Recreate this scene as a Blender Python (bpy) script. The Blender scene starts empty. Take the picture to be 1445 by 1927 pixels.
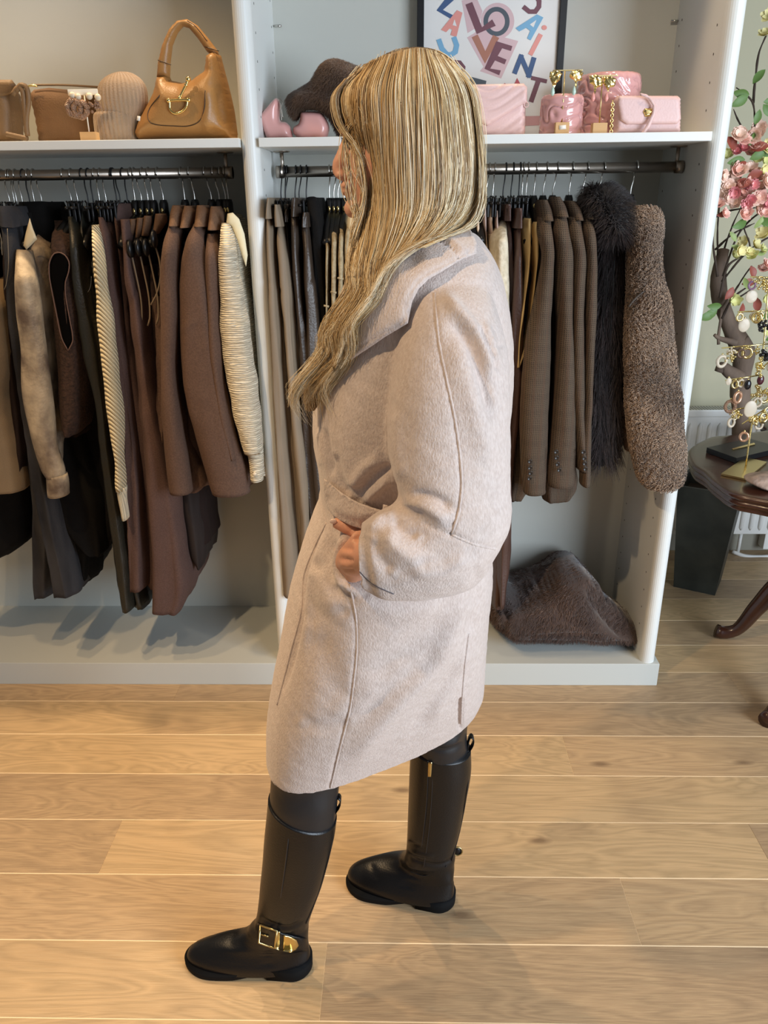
import bpy, bmesh, math, random
import numpy as np
from mathutils import Vector, Matrix
from mathutils.bvhtree import BVHTree
from mathutils.geometry import delaunay_2d_cdt
random.seed(7); rng = np.random.default_rng(7)
SC = bpy.context.scene; COL = SC.collection
# ---------------- camera ----------------
H = 1.53; FPX = 1450.0; CX, CY = 722.5, 963.5
pitch, yaw, roll = .3853, -.0245, -.0121
cp, sp, cy_, sy_ = math.cos(pitch), math.sin(pitch), math.cos(yaw), math.sin(yaw)
FW = np.array([sy_*cp, cy_*cp, -sp]); r0 = np.array([cy_, -sy_, 0.]); u0 = np.cross(r0, FW)
RT = math.cos(roll)*r0+math.sin(roll)*u0; UP = -math.sin(roll)*r0+math.cos(roll)*u0
O = np.array([0, 0, H])
cam = bpy.data.cameras.new('camera'); cam.sensor_fit = 'VERTICAL'; cam.sensor_height = 36
cam.lens = 36*FPX/1927; cam.clip_start = .05
camo = bpy.data.objects.new('camera', cam); COL.objects.link(camo)
camo.matrix_world = Matrix(((RT[0], UP[0], -FW[0], 0), (RT[1], UP[1], -FW[1], 0), (RT[2], UP[2], -FW[2], H), (0, 0, 0, 1)))
SC.camera = camo
# ---------------- world, lights, exposure ----------------
SC.view_settings.view_transform = 'Standard'; SC.view_settings.look = 'None'
SC.view_settings.exposure = 0.12; SC.view_settings.gamma = 1
w = bpy.data.worlds.new('world'); SC.world = w; w.use_nodes = True
bg = w.node_tree.nodes['Background']; bg.inputs[0].default_value = (.95, .97, 1.0, 1); bg.inputs[1].default_value = .13
def area(loc, target, size, energy, color, sy=None, shape='RECTANGLE', spread=180):
    l = bpy.data.lights.new('area_light', 'AREA'); l.shape = shape; l.size = size
    if sy: l.size_y = sy
    l.energy = energy; l.color = color; l.spread = math.radians(spread)
    o = bpy.data.objects.new('area_light', l); COL.objects.link(o); o.location = loc
    o.rotation_euler = (Vector(target)-Vector(loc)).to_track_quat('-Z', 'Y').to_euler(); return o
def spot(loc, target, energy, color, ang=75, blend=.5, r=.04):
    l = bpy.data.lights.new('spot_light', 'SPOT'); l.energy = energy; l.color = color
    l.spot_size = math.radians(ang); l.spot_blend = blend; l.shadow_soft_size = r
    o = bpy.data.objects.new('spot_light', l); COL.objects.link(o); o.location = loc
    o.rotation_euler = (Vector(target)-Vector(loc)).to_track_quat('-Z', 'Y').to_euler(); return o
WARM = (1, .66, .33); COOL = (.76, .87, 1.0)
area((2.8, -.9, 1.45), (.35, 1.7, .7), 2.2, 175, COOL, 2.0)               # shop window behind the photographer, right
spot((-1.3, 1.7, 2.95), (-1.0, 2.15, 1.0), 46, WARM, 80, .5)
spot((-1.1, .5, 2.95), (-.3, 1.35, .9), 104, (1, .72, .42), 58, .6)
spot((.75, 1.5, 2.95), (.75, 2.25, 1.2), 24, (1, .84, .64), 70, .6)
spot((-1.1, 1.2, 2.95), (-.95, 1.45, .0), 66, WARM, 70, .7)
for x_, e_ in ((-1.3, 70), (-.45, 70), (.45, 34)):                         # ceiling spots above the wardrobe front, aimed at the floor
    spot((x_, 2.32, 2.95), (x_+.1, 1.6, 0), e_, (1, .74, .46), 52, .35, .025)
# ---------------- helpers ----------------
def ray(px, py):
    return (px-CX)/FPX*RT+(CY-py)/FPX*UP+FW
def P(px, py, Y):
    d = ray(px, py); return O+d*(Y/d[1])
def PZ(px, py, z):
    d = ray(px, py); return O+d*((z-H)/d[2])
def PXp(px, py, x):
    d = ray(px, py); return O+d*(x/d[0])
def proj(V):
    V = np.asarray(V)-O; a = V@RT; b = V@UP; c = V@FW
    return CX+FPX*a/c, CY-FPX*b/c, c
ORG = {}
def link(o, parent=None, label=None, cat=None, group=None, kind=None):
    COL.objects.link(o)
    if parent is not None: o.parent = parent
    if label: o['label'] = label
    if cat: o['category'] = cat
    if group: o['group'] = group
    if kind: o['kind'] = kind
    return o
def thing(name, label, cat, base, group=None):
    o = bpy.data.objects.new(name, None); o.empty_display_size = .05
    link(o, None, label, cat, group); o.location = base; ORG[o.name] = np.array(base, float); return o
def mesh_from(name, V, F, mats=None, smooth=True):
    me = bpy.data.meshes.new(name)
    V = np.asarray(V, dtype=np.float64)
    if isinstance(F, np.ndarray):
        n, k = F.shape
        me.vertices.add(len(V)); me.vertices.foreach_set('co', V.ravel())
        me.loops.add(n*k); me.loops.foreach_set('vertex_index', F.ravel().astype(np.int32))
        me.polygons.add(n); me.polygons.foreach_set('loop_start', np.arange(0, n*k, k, dtype=np.int32))
        me.update(calc_edges=True)
    else:
        me.from_pydata([tuple(v) for v in V], [], [tuple(int(i) for i in f) for f in F]); me.update()
    if smooth: me.polygons.foreach_set('use_smooth', [True]*len(me.polygons))
    if mats is not None: me.materials.append(mats)
    return me
def obj(name, V, F, m, parent=None, label=None, cat=None, group=None, kind=None, smooth=True, attr=None):
    """world-space vertices -> linked object (origin at the parent's origin, or at its own base)"""
    V = np.asarray(V, float)
    if parent is not None: org = ORG[parent.name]; loc = (0, 0, 0)
    else:
        org = np.array([(V[:, 0].min()+V[:, 0].max())/2, (V[:, 1].min()+V[:, 1].max())/2, V[:, 2].min()]); loc = org
    me = mesh_from(name, V-org, F, m, smooth)
    if attr is not None:
        a = me.attributes.new('rnd', 'FLOAT', 'POINT'); a.data.foreach_set('value', np.asarray(attr, np.float32))
    o = bpy.data.objects.new(name, me); link(o, parent, label, cat, group, kind); o.location = loc
    ORG[o.name] = org; return o
class MB:
    """collects pieces, builds one mesh"""
    def __init__(s): s.V = []; s.F = []
    def add(s, V, F):
        n = len(s.V); s.V += [tuple(map(float, v)) for v in V]; s.F += [tuple(int(i)+n for i in f) for f in F]; return s
    def box(s, a, b, bev=0):
        x0, y0, z0 = np.minimum(a, b); x1, y1, z1 = np.maximum(a, b)
        if not bev:
            return s.add([(x0,y0,z0),(x1,y0,z0),(x1,y1,z0),(x0,y1,z0),(x0,y0,z1),(x1,y0,z1),(x1,y1,z1),(x0,y1,z1)],
                  [(3,2,1,0),(4,5,6,7),(0,1,5,4),(1,2,6,5),(2,3,7,6),(3,0,4,7)])
        bm = bmesh.new(); bmesh.ops.create_cube(bm, size=1)
        for v in bm.verts: v.co = Vector(((v.co.x+.5)*(x1-x0)+x0, (v.co.y+.5)*(y1-y0)+y0, (v.co.z+.5)*(z1-z0)+z0))
        bmesh.ops.bevel(bm, geom=bm.edges[:], offset=bev, segments=2, profile=.6, affect='EDGES')
        bm.verts.index_update(); s.add([v.co[:] for v in bm.verts], [[v.index for v in f.verts] for f in bm.faces]); bm.free(); return s
    def tube(s, pts, r, sides=10, cap=True):
        V, F = tube(pts, r, sides, cap); return s.add(V, F)
    def build(s, name, m, parent=None, **k): return obj(name, s.V, s.F, m, parent, **k)
def tube(pts, r, sides=10, cap=True):
    pts = np.asarray(pts, float); n = len(pts); r = np.broadcast_to(np.asarray(r, float), (n,))
    T = np.gradient(pts, axis=0); T /= np.linalg.norm(T, axis=1)[:, None]+1e-12
    ref = np.array([0, 0, 1.]) if abs(T[0][2]) < .9 else np.array([1., 0, 0])
    A = np.cross(T[0], ref); A /= np.linalg.norm(A); V = []
    for i in range(n):
        A = A-T[i]*(A@T[i]); A /= np.linalg.norm(A)+1e-12; B = np.cross(T[i], A)
        for k in range(sides):
            t = 2*math.pi*k/sides; V.append(pts[i]+r[i]*(math.cos(t)*A+math.sin(t)*B))
    F = [(i*sides+k, i*sides+(k+1) % sides, (i+1)*sides+(k+1) % sides, (i+1)*sides+k) for i in range(n-1) for k in range(sides)]
    if cap: F.append(tuple(range(sides))[::-1]); F.append(tuple((n-1)*sides+k for k in range(sides)))
    return np.array(V), F
def catmull(pts, n):
    pts = np.asarray(pts, float); m = len(pts)
    if m == 2: t = np.linspace(0, 1, n)[:, None]; return pts[0]*(1-t)+pts[1]*t
    d = np.concatenate([[0], np.cumsum(np.linalg.norm(np.diff(pts, axis=0), axis=1)+1e-9)])
    q = np.linspace(0, d[-1], n); out = np.zeros((n, pts.shape[1]))
    tan = np.zeros_like(pts)
    for i in range(m):
        a, b = max(i-1, 0), min(i+1, m-1); tan[i] = (pts[b]-pts[a])/(d[b]-d[a])
    for j, x in enumerate(q):
        i = min(np.searchsorted(d, x, 'right')-1, m-2); h = d[i+1]-d[i]; t = (x-d[i])/h
        out[j] = (2*t**3-3*t**2+1)*pts[i]+(t**3-2*t**2+t)*h*tan[i]+(-2*t**3+3*t**2)*pts[i+1]+(t**3-t**2)*h*tan[i+1]
    return out
def tubes_np(paths, rad, sides=3):
    """paths (N,K,3), rad (N,K) -> verts, faces"""
    N, K, _ = paths.shape
    T = np.gradient(paths, axis=1); T /= np.linalg.norm(T, axis=2, keepdims=True)+1e-12
    ref = np.array([.31, -.9, .2]); A = np.cross(T, ref); A /= np.linalg.norm(A, axis=2, keepdims=True)+1e-9; B = np.cross(T, A)
    V = np.stack([paths+rad[..., None]*(math.cos(2*math.pi*k/sides)*A+math.sin(2*math.pi*k/sides)*B) for k in range(sides)], 2)
    base = (np.arange(N)[:, None, None]*K+np.arange(K-1)[None, :, None])*sides; k = np.arange(sides)[None, None, :]; k2 = (k+1) % sides
    F = np.stack([base+k, base+k2, base+sides+k2, base+sides+k], -1).reshape(-1, 4)
    return V.reshape(-1, 3), F
def grid_faces(nr, nc, closed=True):
    r = np.arange(nr-1)[:, None]; c = np.arange(nc if closed else nc-1)[None, :]; c2 = (c+1) % nc
    return np.stack([r*nc+c, r*nc+c2, (r+1)*nc+c2, (r+1)*nc+c], -1).reshape(-1, 4)
def vnoise(V, s, seed=0, oct=2):
    """cheap smooth noise, sum of rotated sines"""
    g = np.random.default_rng(seed); out = np.zeros(len(V)); V = np.asarray(V)
    for o in range(oct):
        for _ in range(5):
            k = g.normal(size=3); k *= s*(1.9**o)*g.uniform(.6, 1.4)/np.linalg.norm(k)
            out += np.sin(V@k+g.uniform(0, 6.28))/(1.8**o)
    return out/4
def normals(V, F):
    me = mesh_from('t', V, F); N = np.empty(len(V)*3); me.vertices.foreach_get('normal', N); bpy.data.meshes.remove(me); return N.reshape(-1, 3)
def ring(a, b, D, n=48, e=1.0, ef=None):
    """closed ring in 3D: a,b end points (left,right), D half depth; e<1 boxier"""
    c = (a+b)/2; ax = (b-a)/2; nx = np.array([-ax[1], ax[0], 0.]); nx /= np.linalg.norm(nx)+1e-9
    if nx[1] > 0: nx = -nx                                               # towards the camera
    t = np.arange(n)*2*math.pi/n; ct, st = np.cos(t), np.sin(t)
    u = np.sign(ct)*np.abs(ct)**e; v = np.sign(st)*np.abs(st)**e
    return c+u[:, None]*ax+(v*D)[:, None]*nx
def loft(rows, n=48, m=None, e=1.0, cap=True):
    """rows: (pyL,pxL,YL, pyR,pxR,YR, D) -> verts, faces"""
    R = np.array([[*P(r[1], r[0], r[2]), *P(r[4], r[3], r[5]), r[6], (r[7] if len(r) > 7 else e)] for r in rows])
    if m: R = catmull(R, m)
    V = np.concatenate([ring(r[:3], r[3:6], r[6], n, r[7]) for r in R]); F = grid_faces(len(R), n).tolist()
    if cap:
        F.append(list(range(n))[::-1]); F.append([(len(R)-1)*n+k for k in range(n)])
    return V, F
def srow(py, l, r, Y, D, e=None, Y2=None, py2=None):
    t = (py, l, Y, py2 if py2 else py, r, Y2 if Y2 else Y, D)
    return t+(e,) if e is not None else t
def seg_dist(px, py, poly):
    poly = np.asarray(poly, float); best = np.full(len(px), 1e9); sg = np.zeros(len(px))
    for (x0, y0), (x1, y1) in zip(poly[:-1], poly[1:]):
        dx, dy = x1-x0, y1-y0; L = dx*dx+dy*dy+1e-9
        t = np.clip(((px-x0)*dx+(py-y0)*dy)/L, 0, 1); ex, ey = px-(x0+t*dx), py-(y0+t*dy); d = np.hypot(ex, ey)
        s = np.sign(dx*ey-dy*ex); m = d < best; best[m] = d[m]; sg[m] = s[m]
    return best, sg
def smooth_poly(poly, n=30): return catmull(np.array(poly, float), n)
def sculpt(V, N, strokes, ymax=99):
    """strokes: (polyline in photo pixels, amplitude m, width px[, 'step']) pushed along the normal on the side that faces the camera"""
    px, py, _ = proj(V); D = O-V; D /= np.linalg.norm(D, axis=1)[:, None]; f = np.clip((N*D).sum(1)*2.5, 0, 1)*(V[:, 1] < ymax)
    d = np.zeros(len(V))
    for s in strokes:
        poly, amp, wd = s[:3]; poly = smooth_poly(poly, max(8, len(poly)*5)) if len(poly) > 2 else np.array(poly, float)
        q, sg = seg_dist(px, py, poly)
        if len(poly) > 2 and wd > 3.5:
            L_ = np.linalg.norm(np.diff(poly, axis=0), axis=1).sum(); e0 = np.hypot(px-poly[0][0], py-poly[0][1]); e1 = np.hypot(px-poly[-1][0], py-poly[-1][1])
            tp = np.clip(np.minimum(e0, e1)/(L_*.24), 0, 1); amp = amp*tp*tp*(3-2*tp)
        if len(s) > 3 and s[3] == 'step': d += amp*np.exp(-(q/wd)**2)*sg*(1-np.exp(-(q/(wd*.18))**2))
        else: d += amp*np.exp(-(q/wd)**2)
    return V+N*(d*f)[:, None]
def remesh(V, F, vox, smooth_it=2):
    me = mesh_from('tmp', V, F if isinstance(F, list) else F.tolist()); o = bpy.data.objects.new('tmp', me); COL.objects.link(o)
    md = o.modifiers.new('r', 'REMESH'); md.mode = 'VOXEL'; md.voxel_size = vox
    if smooth_it: s = o.modifiers.new('s', 'SMOOTH'); s.iterations = smooth_it; s.factor = .5
    dg = bpy.context.evaluated_depsgraph_get(); dg.update(); ev = o.evaluated_get(dg); m2 = ev.to_mesh()
    n = len(m2.vertices); Vo = np.empty(n*3); m2.vertices.foreach_get('co', Vo)
    Fo = [list(p.vertices) for p in m2.polygons]; ev.to_mesh_clear()
    bpy.data.objects.remove(o); bpy.data.meshes.remove(me)
    if all(len(f) == 4 for f in Fo): Fo = np.array(Fo)
    return Vo.reshape(-1, 3), Fo
def bvh(V, F): return BVHTree.FromPolygons([tuple(v) for v in V], [tuple(f) for f in F])
def patch(poly, step, depth_fn, thick=.003, puff=0.0, smooth=True):
    """polygon in photo pixels -> thick sheet whose points lie at depth_fn(px,py) (world point); puff raises its middle"""
    poly = np.array(poly, float); n = len(poly); B = []
    for i in range(n):
        a, b = poly[i], poly[(i+1) % n]; k = max(1, int(np.linalg.norm(b-a)/step))
        for j in range(k): B.append(a+(b-a)*j/k)
    B = np.array(B); x0, y0 = B.min(0); x1, y1 = B.max(0); G = []
    for yy in np.arange(y0+step*.5, y1, step):
        for xx in np.arange(x0+step*.5, x1, step): G.append((xx, yy))
    G = np.array(G) if G else np.zeros((0, 2)); nb = len(B)
    if len(G):
        d, _ = seg_dist(G[:, 0], G[:, 1], np.vstack([B, B[:1]])); G = G[d > step*.55]
    pts = [Vector(p) for p in B]+[Vector(p) for p in G]
    co, ed, fa, *_ = delaunay_2d_cdt(pts, [], [list(range(nb))], 1, 1e-4)
    co = np.array([tuple(c) for c in co]); d, _ = seg_dist(co[:, 0], co[:, 1], np.vstack([B, B[:1]]))
    A = np.array([depth_fn(x, y) for x, y in co]); dirs = O-A; dirs /= np.linalg.norm(dirs, axis=1)[:, None]
    lift = puff*(1-np.exp(-(d/(step*2.5))**1.0)) if puff else np.zeros(len(co))
    edge = np.clip(d/(step*1.0), 0, 1); Tt = thick*(.45+.55*edge)
    Fr = A+dirs*(lift+Tt*.5)[:, None]; Bk = A-dirs*(Tt*.5)[:, None]; m = len(co)
    F = []; cnt = {}
    for f in fa:
        a = co[list(f)]; ar = np.cross(a[1]-a[0], a[2]-a[0]); f = list(f) if ar < 0 else list(f)[::-1]
        F.append(f); F.append([i+m for i in f[::-1]])
        for i in range(len(f)): e = (f[i], f[(i+1) % len(f)]); cnt[e] = 1
    for (i, j) in cnt:
        if (j, i) not in cnt: F.append([j, i, i+m, j+m])
    return np.vstack([Fr, Bk]), F
def lathe(c, prof, n=32, squash=(1, 1)):
    V = []; c = np.asarray(c, float)
    for r, z in prof:
        for k in range(n): t = 2*math.pi*k/n; V.append((c[0]+r*squash[0]*math.cos(t), c[1]+r*squash[1]*math.sin(t), c[2]+z))
    F = grid_faces(len(prof), n).tolist(); F.append(list(range(n))[::-1]); F.append([(len(prof)-1)*n+k for k in range(n)])
    return np.array(V), F
def blob(c, r, n=12, amp=0, seed=0):
    bm = bmesh.new(); bmesh.ops.create_uvsphere(bm, u_segments=n, v_segments=max(4, n*2//3), radius=1)
    V = np.array([v.co[:] for v in bm.verts]); bm.verts.index_update(); F = [[v.index for v in f.verts] for f in bm.faces]; bm.free()
    if amp: V = V*(1+amp*vnoise(V, 4, seed))[:, None]
    return V*np.asarray(r)+np.asarray(c), F
# ---------------- materials ----------------
MATS = {}
def lin(c): return tuple((x/12.92 if x <= .04045 else ((x+.055)/1.055)**2.4) for x in [v/255 for v in c])+(1,)
def mat(name, rgb, rough=.6, metal=0, bump=None, var=None, sheen=0, coat=0, attr=None, spec=.5, trans=0, aniso=0):
    """rgb: sRGB 0-255. bump=(kind,scale,strength). var=(rgb2,scale,kind[,stretch]). attr=(rgb2,rgb3) mixes by per-vertex rnd"""
    if name in MATS: return MATS[name]
    m = bpy.data.materials.new(name); m.use_nodes = True; nt = m.node_tree; b = nt.nodes['Principled BSDF']; N = nt.nodes.new; L = nt.links.new
    b.inputs['Base Color'].default_value = lin(rgb); b.inputs['Roughness'].default_value = rough; b.inputs['Metallic'].default_value = metal
    b.inputs['Specular IOR Level'].default_value = spec
    if sheen: b.inputs['Sheen Weight'].default_value = sheen; b.inputs['Sheen Roughness'].default_value = .5
    if coat: b.inputs['Coat Weight'].default_value = coat; b.inputs['Coat Roughness'].default_value = .12
    if trans: b.inputs['Transmission Weight'].default_value = trans
    tc = N('ShaderNodeTexCoord'); 
    def tex(kind, scale, stretch=(1, 1, 1)):
        mp = N('ShaderNodeMapping'); L(tc.outputs['Object'], mp.inputs[0]); mp.inputs['Scale'].default_value = stretch
        if kind == 'noise': t = N('ShaderNodeTexNoise'); t.inputs['Scale'].default_value = scale; t.inputs['Detail'].default_value = 5
        elif kind == 'voronoi': t = N('ShaderNodeTexVoronoi'); t.inputs['Scale'].default_value = scale
        elif kind in ('waveZ', 'waveX', 'waveY', 'waveD'):
            t = N('ShaderNodeTexWave'); t.inputs['Scale'].default_value = scale; t.inputs['Distortion'].default_value = .6
            t.inputs['Detail Scale'].default_value = 2
            t.bands_direction = {'Z': 'Z', 'X': 'X', 'Y': 'Y', 'D': 'DIAGONAL'}[kind[-1]]
        L(mp.outputs[0], t.inputs['Vector'])
        return t.outputs['Distance' if kind == 'voronoi' else ('Fac' if 'Fac' in t.outputs else 0)]
    if attr:
        a = N('ShaderNodeAttribute'); a.attribute_name = 'rnd'; cr = N('ShaderNodeValToRGB'); cr.color_ramp.elements[0].color = lin(rgb)
        cols = attr; cr.color_ramp.elements[1].color = lin(cols[-1])
        for i, c in enumerate(cols[:-1]): e = cr.color_ramp.elements.new((i+1)/len(cols)); e.color = lin(c)
        L(a.outputs['Fac'], cr.inputs[0]); L(cr.outputs[0], b.inputs['Base Color'])
    elif var:
        f = tex(var[2], var[1], var[3] if len(var) > 3 else (1, 1, 1)); cr = N('ShaderNodeValToRGB')
        cr.color_ramp.elements[0].color = lin(rgb); cr.color_ramp.elements[1].color = lin(var[0])
        cr.color_ramp.elements[0].position = .35; cr.color_ramp.elements[1].position = .65
        L(f, cr.inputs[0]); L(cr.outputs[0], b.inputs['Base Color'])
    if bump:
        f = tex(bump[0], bump[1], bump[3] if len(bump) > 3 else (1, 1, 1)); bp = N('ShaderNodeBump'); bp.inputs['Strength'].default_value = bump[2]
        bp.inputs['Distance'].default_value = .004; L(f, bp.inputs['Height']); L(bp.outputs[0], b.inputs['Normal'])
    MATS[name] = m; return m
GOLD = mat('gold', (234, 210, 142), .22, 1, bump=('noise', 60, .15)); BRASS = mat('brass', (210, 190, 136), .3, 1)
CHROME = mat('chrome', (200, 198, 192), .25, 1); BLACKP = mat('black_plastic', (16, 16, 17), .35)
STEEL = mat('brushed_steel', (172, 162, 150), .32, 1, bump=('noise', 80, .1, (.05, 1, 1)))
WHITEP = mat('white_paint', (226, 228, 224), .42, bump=('noise', 30, .06)); PANEL = mat('panel_melamine', (192, 192, 183), .6)
WALLM = mat('wall_paint', (192, 186, 158), .8, bump=('noise', 40, .05))
# ---------------- floor of oak planks ----------------
def plank_mat(i):
    nm = 'oak_%d' % i
    if nm in MATS: return MATS[nm]
    m = bpy.data.materials.new(nm); m.use_nodes = True; nt = m.node_tree; b = nt.nodes['Principled BSDF']; N = nt.nodes.new; L = nt.links.new
    tc = N('ShaderNodeTexCoord'); oi = N('ShaderNodeObjectInfo')
    off = N('ShaderNodeVectorMath'); off.operation = 'ADD'; cmb = N('ShaderNodeCombineXYZ'); ml = N('ShaderNodeMath'); ml.operation = 'MULTIPLY'; ml.inputs[1].default_value = 37
    L(oi.outputs['Random'], ml.inputs[0]); L(ml.outputs[0], cmb.inputs[0]); L(ml.outputs[0], cmb.inputs[2]); L(tc.outputs['Object'], off.inputs[0]); L(cmb.outputs[0], off.inputs[1])
    mp = N('ShaderNodeMapping'); mp.inputs['Scale'].default_value = (.55, 3.2, 1); L(off.outputs[0], mp.inputs[0])
    n1 = N('ShaderNodeTexNoise'); n1.inputs['Scale'].default_value = 2.2; n1.inputs['Detail'].default_value = 3; n1.inputs['Distortion'].default_value = 1.3; L(mp.outputs[0], n1.inputs[0])
    # growth rings: contour lines of the noise
    mm = N('ShaderNodeMath'); mm.operation = 'MULTIPLY'; mm.inputs[1].default_value = 26; L(n1.outputs['Fac'], mm.inputs[0])
    fr = N('ShaderNodeMath'); fr.operation = 'PINGPONG'; fr.inputs[1].default_value = 1; L(mm.outputs[0], fr.inputs[0])
    mp2 = N('ShaderNodeMapping'); mp2.inputs['Scale'].default_value = (6, 110, 1); L(off.outputs[0], mp2.inputs[0])
    n2 = N('ShaderNodeTexNoise'); n2.inputs['Scale'].default_value = 3; n2.inputs['Detail'].default_value = 6; L(mp2.outputs[0], n2.inputs[0])
    n3 = N('ShaderNodeTexNoise'); n3.inputs['Scale'].default_value = 2.5; n3.inputs['Detail'].default_value = 3; L(off.outputs[0], n3.inputs[0])
    base = [(196, 164, 124), (188, 158, 121), (201, 170, 128), (180, 152, 118)][i % 4]
    c1 = N('ShaderNodeMixRGB'); c1.inputs[1].default_value = lin(base); c1.inputs[2].default_value = lin(tuple(int(v*.89) for v in base)); L(fr.outputs[0], c1.inputs[0])
    f2 = N('ShaderNodeMapRange'); f2.inputs[1].default_value = .45; f2.inputs[2].default_value = .75; f2.inputs[4].default_value = .5; L(n2.outputs['Fac'], f2.inputs[0])
    c2 = N('ShaderNodeMixRGB'); L(f2.outputs[0], c2.inputs[0]); L(c1.outputs[0], c2.inputs[1]); c2.inputs[2].default_value = lin((206, 178, 138))
    f3 = N('ShaderNodeMapRange'); f3.inputs[1].default_value = .55; f3.inputs[2].default_value = .8; f3.inputs[4].default_value = .55; L(n3.outputs['Fac'], f3.inputs[0])
    c3 = N('ShaderNodeMixRGB'); L(f3.outputs[0], c3.inputs[0]); L(c2.outputs[0], c3.inputs[1]); c3.inputs[2].default_value = lin((128, 104, 82))
    # knots
    mp4 = N('ShaderNodeMapping'); mp4.inputs['Scale'].default_value = (1.3, 3.4, 1); L(off.outputs[0], mp4.inputs[0])
    vo = N('ShaderNodeTexVoronoi'); vo.inputs['Scale'].default_value = 2.0; L(mp4.outputs[0], vo.inputs[0])
    f4 = N('ShaderNodeMapRange'); f4.inputs[1].default_value = .03; f4.inputs[2].default_value = .10; f4.inputs[3].default_value = .65; f4.inputs[4].default_value = 0; L(vo.outputs['Distance'], f4.inputs[0])
    c4 = N('ShaderNodeMixRGB'); L(f4.outputs[0], c4.inputs[0]); L(c3.outputs[0], c4.inputs[1]); c4.inputs[2].default_value = lin((98, 74, 54))
    L(c4.outputs[0], b.inputs['Base Color']); b.inputs['Roughness'].default_value = .5
    bp = N('ShaderNodeBump'); bp.inputs['Strength'].default_value = .25; bp.inputs['Distance'].default_value = .002; L(n2.outputs['Fac'], bp.inputs['Height']); L(bp.outputs[0], b.inputs['Normal'])
    MATS[nm] = m; return m
SUB = mat('floor_joint', (250, 226, 188), .8)
fl = MB().box((-3, -.6, -.03), (3.2, 3.3, -.0006)).build('floor', SUB, kind='structure', smooth=False); 
jy = [-.38, -.20, -.02, .16, .34, .52, .695, .872, 1.048, 1.225, 1.408, 1.587, 1.765, 1.942, 2.112, 2.285, 2.462, 2.64, 2.815, 2.99, 3.165, 3.3]
joints = {9: [PZ(590, 1810, 0)[0]], 10: [PZ(1185, 1710, 0)[0]], 11: [PZ(1430, 1590, 0)[0]], 12: [PZ(205, 1590, 0)[0]], 13: [],
          14: [PZ(1068, 1420, 0)[0]], 15: [PZ(1391, 1295, 0)[0]], 16: [PZ(1300, 1240, 0)[0]], 8: []}
joints = {k-1 if k > 8 else k: v for k, v in joints.items()}
JX = {}
for i in range(len(jy)-1):
    ym = (jy[i]+jy[i+1])/2; JX[i] = []
def jrow(px, py):
    q = PZ(px, py, 0); i = max(k for k in range(len(jy)) if jy[k] < q[1]); JX[i].append(q[0])
for q in [(610, 1830), (1188, 1720), (1430, 1590), (205, 1600), (1068, 1420), (1391, 1300), (330, 1310)]: jrow(*q)
pk = 0
for i in range(len(jy)-1):
    xs = sorted(JX[i]); L_ = 2.1
    if not xs: xs = [-.9+((i*.77) % 1.9) if i < 9 or i > 16 else 1.9]
    while xs[0] > -3: xs.insert(0, xs[0]-L_)
    while xs[-1] < 3.2: xs.append(xs[-1]+L_)
    for a, b in zip(xs[:-1], xs[1:]):
        a, b = max(a, -3), min(b, 3.2)
        if b-a < .05: continue
        g = .0013; V = MB().box((a+.0001, jy[i]+g, -.02), (b-.0001, jy[i+1]-g, random.uniform(-.0003, .0004)), .0009)
        V.build('plank', plank_mat(pk), fl, smooth=False); pk += random.choice((1, 2, 3))
# ---------------- walls ----------------
MB().box((-3, 3.3, 0), (3.2, 3.42, 3.0)).build('wall_back', WALLM, kind='structure', smooth=False)
MB().box((.75, 3.285, 0), (3.2, 3.3, .10), .003).build('baseboard_back', mat('skirting', (150, 146, 132), .6), kind='structure', smooth=False)
# ---------------- wardrobe ----------------
YF, YB = 2.207, 2.604; ZP, ZS = .085, 1.682
XR = .847; XM = -.417; PW = .048
wd = thing('wardrobe', 'white open wardrobe with two bays, rounded posts, high shelves and a low plinth', 'wardrobe', (0, YF, 0))
XL = -2.1
MB().box((XL, YF, 0), (XR+.012, YB+.02, ZP), .002).build('plinth', mat('plinth_paint', (196, 199, 194), .5), wd, smooth=False)
MB().box((XL, YB, ZP), (XR-.02, YB+.018, 2.6)).build('back_panel', PANEL, wd, smooth=False)
def post(x0, x1):
    V = []; n = 14; cx = (x0+x1)/2; r = (x1-x0)/2; zs = [ZP, 2.6]
    prof = [(x0, YB)] + [(cx-r*math.cos(t), YF+.03-.026*math.sin(t)) for t in np.linspace(0, math.pi, n)] + [(x1, YB)]
    for z in zs: V += [(x, y, z) for x, y in prof]
    m = len(prof); F = [(k, (k+1) % m, m+(k+1) % m, m+k) for k in range(m)]+[list(range(m))[::-1], [m+k for k in range(m)]]
    return V, F
HOLE = mat('drilled_hole', (60, 56, 50), .9)
def side(x0, x1, face_x, sgn):
    V, F = post(x0, x1); o = obj('side_panel', V, F, WHITEP, wd, smooth=False)
    mb = MB()
    for yy in (YF+.07, YB-.04):
        for z in np.arange(.2, 2.4, .064):
            if abs(z-ZS) < .03: continue
            t = np.linspace(0, 2*math.pi, 7)[:-1]; mb.add([(face_x+sgn*.0006, yy+.0025*math.cos(a), z+.0035*math.sin(a)) for a in t]+[(face_x-sgn*.002, yy, z)], [list(range(6))]+[(k, (k+1) % 6, 6) for k in range(6)])
    mb.build('shelf_pin_holes', HOLE, o, kind='stuff', smooth=False)
side(XM, XM+PW, XM+PW, 1); side(XR-PW, XR, XR-PW, -1)
MB().box((XL, YF+.008, 0), (XL+.03, YB, 2.6)).build('side_panel', WHITEP, wd, smooth=False)
MB().box((XL+.03, YF, ZS-.022), (XM-.001, YB, ZS), .0015).build('shelf', WHITEP, wd, smooth=False)
MB().box((XM+PW+.001, YF, ZS-.022), (XR-PW-.001, YB, ZS), .0015).build('shelf', WHITEP, wd, smooth=False)
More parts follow.
